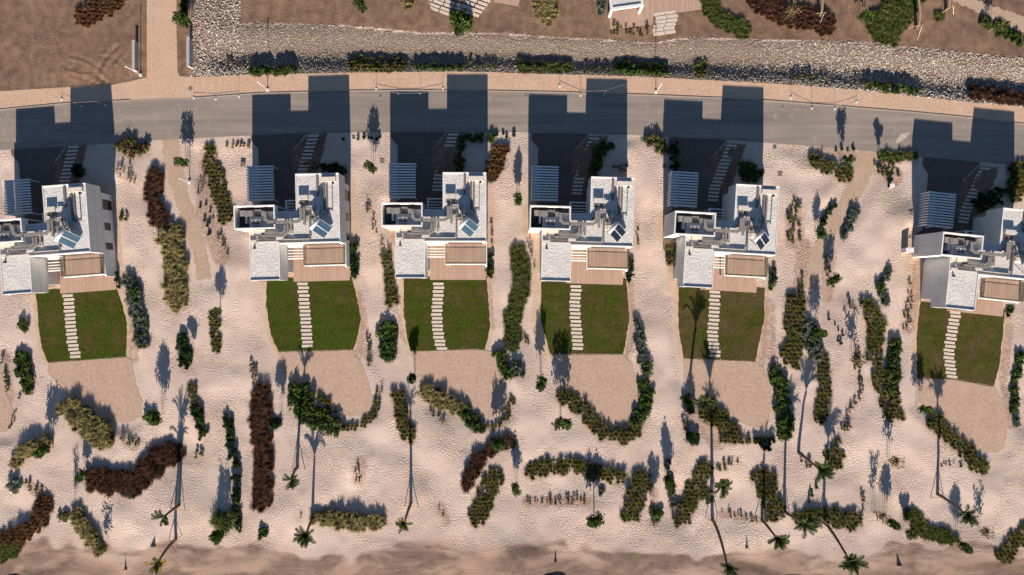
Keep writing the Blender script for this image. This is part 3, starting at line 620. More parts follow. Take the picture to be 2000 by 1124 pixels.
def make_villa():
    v = empty('villa', (0,0,0))
    # storeys (upper floor overhangs the garden side of the wing and the entrance side of the tower)
    part('ground_floor_wall', [(0.05,1.25,-.2,4.5,5.6,3.0),(0.05,5.6,-.2,13.85,10.45,3.0),(7.3,10.45,-.2,13.85,15.2,3.0)], M['white'], v)
    part('upper_floor_wall', [(0,0,3.0,4.55,5.55,ZR-.02),(0,5.55,3.0,13.9,10.5,ZR-.02),(7.25,10.5,3.0,13.9,16.17,ZR-.02)], M['white'], v)
    part('plant_tower_wall', [(-2.0,7.87,-.2,-1.8,11.45,7.5),(-1.8,7.87,-.2,4.25,8.05,7.5),(-1.8,11.27,-.2,4.25,11.45,7.5),(4.05,9.3,6.0,4.25,11.27,7.5),(4.05,8.05,6.0,4.25,8.5,7.5),(-1.8,10.5,-.2,4.25,11.27,3.0)], M['white'], v)
    part('terrace_side_wall', [(13.55,1.9,-.2,13.85,5.6,2.85)], M['white'], v)
    part('plant_floor', [(-1.8,8.05,5.5,4.05,11.27,5.7)], M['floor'], v)
    # gravel roof with copings
    rf = part('roof', [(0.12,0.12,ZR-.1,4.45,5.8,ZR),(0.12,5.8,ZR-.1,13.78,7.8,ZR),(4.3,7.8,ZR-.1,13.78,10.38,ZR),(7.37,10.38,ZR-.1,13.78,16.05,ZR)], M['gravel'], v)
    pz = 6.78
    part('parapet', [(0,0,ZR-.02,4.55,.12,pz),(0,.12,ZR-.02,.1,7.86,pz-.06),(4.45,.12,ZR-.02,4.55,5.55,pz-.03),(4.45,5.55,ZR-.02,13.9,5.72,pz),(13.8,5.72,ZR-.02,13.9,16.05,pz-.05),(7.25,16.05,ZR-.02,13.9,16.17,pz-.02),(7.25,10.5,ZR-.02,7.37,16.05,pz-.05),(4.26,10.38,ZR-.02,7.36,10.5,6.66)], M['coping'], rf)
    # upper terrace with balustrade
    t = part('terrace_floor', [(7.4,2.3,2.98,13.75,5.55,3.1)], M['deck'], v)
    part('terrace_edge', [(7.25,2.12,2.85,13.88,2.3,3.2),(7.25,2.3,2.85,7.4,5.54,3.2),(13.75,2.3,2.85,13.88,5.54,3.2)], M['coping'], v)
    g = part('balustrade', [(7.42,2.33,3.1,13.73,2.345,4.1),(7.42,2.36,3.1,7.435,5.5,4.1),(13.715,2.36,3.1,13.73,5.5,4.1)], M['railglass'], v)
    part('handrail', [(7.40,2.315,4.1,13.75,2.36,4.15),(7.405,2.36,4.1,7.45,5.5,4.15),(13.70,2.36,4.1,13.745,5.5,4.15)], M['bronze'], g)
    for x in (7.6, 13.4): part('column', [(x-.12,2.2,0.1,x+.12,2.44,2.85)], M['white'], v)
    # slatted shade beside the terrace
    part('shade_beam', [(4.56,5.15,2.85,7.24,5.54,3.15)], M['coping'], v)
    for j in range(3): part('shade_slat', [(4.56,4.62-j*.45,2.85,7.24,4.74-j*.45,3.15)], M['coping'], v)
    part('shade_beam', [(4.56,3.3,2.85,7.24,3.5,3.15)], M['coping'], v)
    # ground deck
    part('deck', [(4.5,-.2,-.1,13.6,5.6,.16),(0.1,.9,-.1,4.5,1.25,.12)], M['deck'], v)
    # openings
    for q in ((13.7,12.2,14.1,15.0),(14,8.9,10.4,11.9),(14,6.0,6.9,7.0)): pass
    window(v, (1,0), 13.85, 12.6, 13.85, 14.2, .25, 2.6); window(v, (1,0), 13.85, 9.3, 13.85, 10.5, .9, 2.5); window(v, (1,0), 13.85, 6.2, 13.85, 7.3, .7, 2.5)
    window(v, (0,-1), .5, 1.25, 4.0, 1.25, .2, 2.7); window(v, (0,-1), 5.0, 5.6, 13.0, 5.6, .2, 2.7); window(v, (0,-1), .8, 0, 3.8, 0, 3.5, 6.0); window(v, (0,-1), 7.8, 5.55, 13.2, 5.55, 3.15, 5.6)
    window(v, (0,1), 8.2, 16.17, 12.8, 16.17, 3.8, 5.6); window(v, (0,1), 10.2, 15.2, 12.8, 15.2, .6, 2.4)
    d = part('door', [(5.1,10.45,-.05,6.6,10.53,2.5)], M['bronze'], v); part('handle', [(6.3,10.53,.9,6.36,10.6,1.6)], M['metal'], d)
    part('wall_vent', [(-1.2,7.85,5.2,-.1,7.868,6.6)], M['tray'], v)
    for q in ((13.9,10.9,3.02,13.906,10.93,6.58),(13.9,5.6,4.75,13.906,16.1,4.78),(13.86,5.7,2.93,13.9,15.1,2.96),(4.55,.1,4.75,4.556,5.5,4.78),(-.006,.1,4.75,0,7.8,4.78),(-.006,3.6,3.02,0,3.63,6.5),(-2.006,9.6,.1,-2.0,9.63,7.4)): part('wall_joint', [q], M['joint'], v)
    # plant on the roof, fixed to the building
    hb = part('roof_hatch', [(11.2,14.85,ZR,13.45,15.55,ZR+.42)], M['cream'], v)
    part('cable_tray', [(10.45,12.7,ZR+.1,10.8,15.9,ZR+.22)], M['tray'], v); part('cable_tray', [(11.45,10.5,ZR+.12,11.75,14.7,ZR+.26)], M['tray'], v); part('cable_tray', [(11.9,10.2,ZR+.12,12.15,14.6,ZR+.26)], M['tray'], v)
    part('cable_tray', [(1.2,5.95,ZR+.25,9.2,6.1,ZR+.36)], M['tray'], v); part('cable_tray', [(9.25,6.0,ZR+.25,9.5,10.1,ZR+.36)], M['tray'], v); part('cable_tray', [(0.6,6.3,ZR+.2,3.2,6.5,ZR+.35)], M['tray'], v)
    part('cable_tray', [(7.6,9.6,ZR+.1,9.9,9.85,ZR+.3)], M['tray'], v)
    part('low_upstand', [(5.2,6.2,ZR,9.15,6.32,ZR+.26)], M['coping'], v)
    def duct(pts, w_, z0, z1, mm=M['metal']):
        b = MB()
        for (ax, ay), (bx, by) in zip(pts, pts[1:]):
            d = Vector((bx-ax, by-ay, 0)); L = d.length; mt = Matrix.Translation((ax, ay, 0)) @ Matrix.Rotation(math.atan2(d.y, d.x), 4, 'Z')
            b.box(-w_*.42, -w_/2, z0, L+w_*.42, w_/2, z1, mt); z0 += .004; z1 += .004
        return b.build('duct', mm, v)
    duct([(2.7,10.2),(2.7,9.3),(3.2,8.85),(7.6,8.85),(8.15,9.2),(8.15,10.7)], .46, ZR+.3, ZR+.72)
    duct([(8.6,8.4),(8.6,10.9)], .34, ZR+.25, ZR+.6); duct([(8.4,10.9),(9.9,10.9),(10.3,9.4),(9.6,8.9)], .26, ZR+.2, ZR+.5)
    duct([(5.6,8.3),(5.6,7.5),(5.1,7.15),(2.6,7.15)], .34, ZR+.2, ZR+.55); duct([(6.0,8.4),(6.0,7.3),(5.4,6.8),(3.3,6.75),(2.0,6.75)], .3, ZR+.18, ZR+.5); duct([(6.5,8.6),(6.5,7.2)], .3, ZR+.1, ZR+.4)
    duct([(1.3,6.15),(4.0,6.15)], .16, ZR+.08, ZR+.2)
    pm = MB().tube([(12.85,10.4,ZR+.12),(12.85,14.5,ZR+.12)], .05).build('pipe', M['tray'], v); MB().tube([(12.2,10.4,ZR+.14),(12.85,10.4,ZR+.14)], .05).build('pipe', M['tray'], v)
    for j, x in enumerate((9.0, 10.2, 10.9, 11.4)): MB().tube([(x,8.9+.2*j,ZR+.15),(x+.1,11.3,ZR+.16+.012*j)], .045).build('pipe', M['tray'], v)
    for j in range(3): MB().tube([(9.5,9.0+.36*j,ZR+.3+.015*j),(12.4,9.1+.36*j,ZR+.3+.015*j)], .05).build('pipe', M['metal'], v)
    for x, y in ((13.0,14.65),(.75,5.0)): MB().tube([(x,y,ZR),(x,y,ZR+.38)], .16, 10).build('roof_vent', M['dark'], v)
    for q in ((.15,5.75,ZR+.002,1.05,6.2,ZR+.3),(.9,7.2,ZR+.002,2.6,7.8,ZR+.34),(.15,7.2,ZR+.002,.8,7.8,ZR+.2),(6.3,7.0,ZR+.002,6.75,7.6,ZR+.4),(9.8,8.2,ZR+.002,10.7,8.8,ZR+.3),(9.7,9.9,ZR+.002,10.9,10.5,ZR+.35)): part('plinth', [q], M['cream'], v)
    part('plant_cabinet', [(.85,9.8,5.7,1.9,10.9,6.6)], M['tray'], v); part('plant_cabinet', [(-1.3,9.9,5.7,-.55,10.75,6.9)], M['metal'], v); part('plant_cabinet', [(-.5,9.85,5.7,.75,10.7,7.05)], M['metal'], v); part('plant_cabinet', [(2.0,9.9,5.7,2.9,10.6,6.95)], M['metal'], v)
    part('plant_cabinet', [(-.55,8.8,5.7,-.25,9.85,6.75)], M['coping'], v)
    return v
def make_condenser():
    v = empty('air_conditioner', (0,0,0))
    part('casing', [(-.68,-.42,0,.68,.42,1.35)], M['unit'], v)
    for x in (-.33, .33):
        f = MB().tube([(x,0,1.35),(x,0,1.39)], .29, 14).build('fan_guard', M['dark'], v)
        b = MB()
        for k_ in range(4):
            mt = Matrix.Translation((x,0,1.4)) @ Matrix.Rotation(k_*math.pi/2, 4, 'Z'); b.box(-.02,.03,-.006,.05,.27,0, mt)
        b.build('fan_blade', M['metal'], f)
    part('foot', [(-.6,-.4,-.08,-.5,.4,0)], M['dark'], v); part('foot', [(.5,-.4,-.08,.6,.4,0)], M['dark'], v)
    return v
def make_hvac():
    v = empty('ventilation_unit', (0,0,0))
    part('casing', [(-.78,-.34,.1,.78,.34,.62)], M['unit'], v); part('base_frame', [(-.7,-.3,0,.7,.3,.1)], M['tray'], v)
    part('pump_box', [(-.7,-1.0,0,.1,-.45,.35)], M['tray'], v); part('pump_box', [(.3,-.95,0,.7,-.5,.3)], M['dark'], v)
    part('canopy', [(.85,-.5,.35,1.75,.1,.4)], M['unit'], v); part('canopy_leg', [(.9,-.45,0,.96,-.39,.35)], M['tray'], v); part('canopy_leg', [(1.64,.0,0,1.7,.06,.35)], M['tray'], v)
    return v
def make_heater(pm):
    v = empty('solar_water_heater', (0,0,0))
    # slope runs along local +x (downhill), tank at the top on the -x side
    tl = R(38); L = 2.35
    Mt = Matrix.Translation((-0.95, 0, 1.78)) @ Matrix.Rotation(tl, 4, 'Y')
    for s in (-1, 1):
        y0, y1 = (0.03, 1.08) if s > 0 else (-1.08, -0.03)
        p = MB().box(0, y0, -.06, L, y1, 0, Mt).build('collector_frame', M['tank'], v); MB().box(.05, y0+.05, 0.002, L-.05, y1-.05, .012, Mt).build('collector', pm, p)
    MB().tube([(-1.15,-1.05,1.95),(-1.15,1.05,1.95)], .30, 14).build('tank', M['tank'], v, True)
    for y in (-.9, .9):
        MB().tube([(-1.15,y,1.72),(-1.15,y,0.02)], .03).build('frame_leg', M['tray'], v); MB().tube([(.85,y,.32),(.85,y,0.02)], .03).build('frame_leg', M['tray'], v)
        MB().tube([(-1.15,y,.1),(.85,y,.1)], .025).build('frame_rail', M['tray'], v)
    return v
def make_carport():
    v = empty('carport_pergola', (0,0,0))
    for j in range(13):
        y = .12 + j*.435
        MB().box(0,y,2.42,4.3,y+.23,2.6).box(0,y,-.05,.16,y+.23,2.42).build('fin', M['fin'], v)
    part('side_panel', [(.17,.12,2.1,1.35,5.4,2.15)], M['finpanel'], v)
    for x, y in ((1.3,.05),(4.1,.05),(1.3,5.36),(4.1,5.36)): part('post', [(x,y,-.05,x+.12,y+.12,2.2)], M['fin'], v)
    part('beam', [(.2,.03,2.21,4.28,.11,2.419)], M['fin'], v); part('beam', [(.2,5.46,2.21,4.28,5.54,2.419)], M['fin'], v)
    return v
def make_porch():
    v = empty('entrance_pergola', (0,0,0))
    part('frame', [(0,0,2.75,.2,2.1,3.0),(.2,1.9,2.75,2.7,2.1,3.0),(.2,0,2.75,2.7,.15,3.0)], M['fin'], v)
    for j in range(3): part('slat', [(.2,.5+j*.45,2.78,2.7,.64+j*.45,2.98)], M['fin'], v)
    part('post', [(.02,1.95,-.05,.16,2.08,2.75)], M['fin'], v); part('post', [(.02,.02,-.05,.16,.15,2.75)], M['fin'], v)
    return v
def place(proto, i, x, y, z, rz=0.0, first=False):
    o = proto if first else copy_tree(proto)
    p = HL(i, x, y, z); o.location = p; o.rotation_euler = (0, 0, AW[i][1]+rz); return o
VDESC = ['white flat-roofed villa cut by the left picture edge, leftmost of six', 'white flat-roofed villa, second from the left, with sky-sheen blue collectors', 'white flat-roofed villa, third from the left, mid row', 'white flat-roofed villa, fourth from the left, with dark collectors', 'white flat-roofed villa, fifth from the left', 'white flat-roofed villa cut by the right picture edge, rightmost of six']
pv = make_villa(); pc = make_condenser(); ph = make_hvac(); pp = make_carport(); pe = make_porch()
for r_ in (pv, pc, ph, pp, pe): KIDS[r_.name] = list(r_.children)
for i in range(6):
    a = i == 0
    tag(place(pv, i, 0, 0, 0, first=a), VDESC[i], 'villa', 'row of white villas along the road')
    tag(place(pc, i, 1.2, 8.85, 5.78, first=a), 'twin-fan air conditioner in the roof plant box of the ' + ORD[i], 'air conditioner', 'roof air conditioners')
    tag(place(ph, i, 8.45, 12.5, ZR, first=a), 'pale ventilation unit on the tower roof of the ' + ORD[i], 'ventilation unit', 'roof ventilation units')
    tag(place(pp, i, -1.77, 12.75, 0, first=a), 'grey finned carport pergola before the ' + ORD[i], 'pergola', 'carport pergolas')
    tag(place(pe, i, 4.4, 10.62, 0, first=a), 'small slatted entrance pergola in the shade of the ' + ORD[i], 'pergola', 'entrance pergolas')
hp = {}
for i, km in enumerate(('solarL', 'solarM', 'solarL', 'solarD', 'solarD', 'solarM')):
    f_ = km not in hp
    if f_: hp[km] = make_heater(M[km])
    tag(place(hp[km], i, 11.45, 7.55, ZR, R(-39), first=f_), {'solarL': 'sky-sheen pale blue', 'solarM': 'sky-sheen blue', 'solarD': 'dark navy'}[km] + ' solar water heater on the roof of the ' + ORD[i], 'solar heater', 'rooftop solar heaters')

# ------------------------------------------------------------------ plants: shared meshes
def tuft_mesh(name, m, n=80, h=1.0, r=0.55, wd=0.035, up=0.5, seg=3, spread=0.6):
    b = MB()
    for i in range(n):
        a = random.uniform(0, 6.283); k_ = random.random()**.7; L = h*random.uniform(.65, 1.08); out = r*k_; r0 = spread*r*math.sqrt(random.random())
        ca, sa = math.cos(a), math.sin(a); px, py = -sa, ca; tw = random.uniform(-.4, .4)
        prev = None; n0 = len(b.v)
        for s in range(seg+1):
            t = s/seg; rad = r0 + out*(t**1.6); z = L*(math.sin(t*1.57*(1.0+.35*k_))*(1-up*.3*k_)) ; wv = wd*(1-t*.85)*(1.0 if s else .7)
            cx, cy = ca*rad + px*tw*t*t*.3, sa*rad + py*tw*t*t*.3
            b.v += [(cx-px*wv, cy-py*wv, z), (cx+px*wv, cy+py*wv, z)]
        for s in range(seg): q = n0+2*s; b.f.append((q, q+1, q+3, q+2))
    return b.mesh(name, m)
def shrub_mesh(name, m, n=170, r=0.55, h=0.85, leaf=0.085, stems=5, asp=1.7):
    b = MB(); lob = [(random.uniform(-.5,.5)*r, random.uniform(-.5,.5)*r, random.uniform(.35,.8)*h, random.uniform(.4,.62)*r) for _ in range(7)]
    for i in range(n):
        lx, ly, lz, lr = random.choice(lob); d = Vector((random.gauss(0,1), random.gauss(0,1), random.gauss(0,1)+.35)).normalized()
        p = Vector((lx, ly, lz)) + d*lr*random.uniform(.72, 1.08); p.z = max(.04, p.z)
        u = Vector((random.gauss(0,1), random.gauss(0,1), random.gauss(0,1))); nrm = (d + u*.45).normalized(); t = nrm.orthogonal().normalized(); t = Matrix.Rotation(random.uniform(0,6.28), 3, nrm) @ t; s = nrm.cross(t)
        L = leaf*random.uniform(.7,1.35)*asp; W = leaf*random.uniform(.6, 1.0)
        b.quad(p-t*L, p-s*W, p+t*L, p+s*W)
    for i in range(stems):
        a = random.uniform(0, 6.28); q = random.choice(lob); b.tube([(0.05*math.cos(a),.05*math.sin(a),0),(q[0]*.6,q[1]*.6,q[2]*.6),(q[0],q[1],q[2])], [.02,.014,.006], 3, False)
    return b.mesh(name, m)
PM = {}
for key, m_, n_, h_, r_, w_ in (('A','gA',115,.85,.50,.040),('B','gB',115,.72,.50,.040),('K','gK',105,.66,.50,.040),('C','gC',105,.52,.50,.041),('N','gN',115,.52,.52,.038)):
    PM[key] = [tuft_mesh('tuft', M[m_], n_, h_*random.uniform(.9,1.1), r_, w_, spread={'A':.8,'B':.8,'K':.6,'C':.45,'N':.8}[key]) for _ in range(4)]
for key, m_, n_, h_, r_, lf in (('D','sD',190,.60,.58,.080),('E','sE',190,.48,.54,.062),('F','sF',160,.58,.47,.085),('P','sP',190,.68,.60,.080)):
    PM[key] = [shrub_mesh('shrub', M[m_], n_, r_, h_*random.uniform(.9,1.1), lf) for _ in range(4)]
PM['S'] = [shrub_mesh('shrub', M['sP'], 110, .42, .65, .07, 7) for _ in range(3)] + [tuft_mesh('shrub', M['gN'], 50, .55, .40, .034) for _ in range(2)] + [shrub_mesh('shrub', M['sT'], 90, .42, .7, .055, 9)]
PM['T'] = [shrub_mesh('shrub', M['sT'], 70, .38, .6, .05, 10) for _ in range(3)]
PM['flower'] = [shrub_mesh('flower_cluster', M['flower'], 26, .5, .9, .05, 0) for _ in range(2)]
PNAME = {'A':'tuft','B':'tuft','K':'tuft','C':'tuft','N':'tuft','D':'shrub','E':'shrub','F':'shrub','P':'shrub','S':'shrub','T':'shrub'}
SPC = {'A':7.6,'B':7.6,'K':8.2,'C':8.8,'N':8.0,'D':8.2,'E':7.4,'F':8.0,'P':9.0,'S':8.8,'T':9.5}
def bed(kind, pts, wid, label, name=None, cat=None, sc=1.0, spc=None, flowers=0, mixk=None):
    pts = [tuple(map(float, p)) for p in pts]
    if len(pts) == 1: pts = [pts[0], (pts[0][0]+.01, pts[0][1])]
    s = (spc or SPC[kind])*(0.5+0.5*sc); hw = wid*.47; spots = []
    x0 = min(p[0] for p in pts)-hw; x1 = max(p[0] for p in pts)+hw; y0 = min(p[1] for p in pts)-hw; y1 = max(p[1] for p in pts)+hw
    inner = max(hw-s*0.22, 0.0) if hw > s*.6 else hw*.55
    j = 0; y = y0; ox = random.uniform(0, s); ph = random.uniform(0, 6)
    def dist(x, y):
        d = 1e9
        for (ax, ay), (bx, by) in zip(pts, pts[1:]):
            L2 = (bx-ax)**2+(by-ay)**2; t = max(0, min(1, ((x-ax)*(bx-ax)+(y-ay)*(by-ay))/L2)); d = min(d, math.hypot(x-ax-t*(bx-ax), y-ay-t*(by-ay)))
        return d
    jit = .30 if kind not in 'CK' else .16
    while y <= y1:
        x = x0 - ox*.5 + (s/2 if j % 2 else 0)
        while x <= x1:
            qx, qy = x+random.uniform(-jit, jit)*s, y+random.uniform(-jit, jit)*s
            dd = dist(qx, qy); lim = inner*(1+.10*math.sin(qx*.21+ph)*math.cos(qy*.19+ph)+.10*math.sin(qx*.5+qy*.4+ph))
            if dd <= lim and not (dd > lim*.72 and random.random() < .08) and random.random() > .025: spots.append((qx, qy))
            x += s
        y += s*.87; j += 1
    if not spots:
        n_ = max(1, int(sum(math.hypot(b[0]-a[0], b[1]-a[1]) for a, b in zip(pts, pts[1:]))/s)+1)
        spots = [(np.interp(t, np.linspace(0,1,len(pts)), [p[0] for p in pts]), np.interp(t, np.linspace(0,1,len(pts)), [p[1] for p in pts])) for t in np.linspace(0, 1, n_)]
        spots = [(x+random.uniform(-.4,.4)*s, y+random.uniform(-.3,.3)*s) for x, y in spots]
    if kind in 'ST': spots = [q for q in spots if random.random() < .8]
    if len(spots) == 0: spots = [pts[0]]
    nm = name or {'A':'grass_bed','B':'grass_bed','K':'grass_bed','C':'grass_bed','N':'grass_bed','D':'hedge','E':'hedge','F':'hedge','P':'flowering_hedge','S':'planting_bed','T':'planting_bed'}[kind]
    ct = cat or {'g':'grass bed','h':'hedge','f':'hedge','p':'planting bed','s':'shrub'}[nm[0]]
    c = gp(*pts[len(pts)//2]); root = empty(nm, c)
    for (x, y) in spots[:300]:
        p = gp(x, y); kk = random.choice(mixk) if (mixk and random.random() < .3) else kind
        o = link(PNAME[kk], random.choice(PM[kk]), root); o.location = p - c - Vector((0,0,.02)); sz = sc*random.uniform(.70, 1.22)*(.85 if kk == 'S' else 1)
        o.scale = (sz*random.uniform(.9,1.1), sz*random.uniform(.9,1.1), sz*random.uniform(.85,1.12)); o.rotation_euler = (random.uniform(-.1,.1), random.uniform(-.1,.1), random.uniform(0, 6.28))
        if flowers and random.random() < flowers:
            f = link('flower_cluster', random.choice(PM['flower']), root); f.location = o.location; f.scale = o.scale; f.rotation_euler = o.rotation_euler
    tag(root, label, ct); return root
def bush(kind, px, py, rpx, label, name='shrub', sc=None, cat='shrub', fl=0):
    return bed(kind, [(px, py)], rpx*2, label, name, cat, sc or max(.5, rpx/13.0), fl and None, fl)
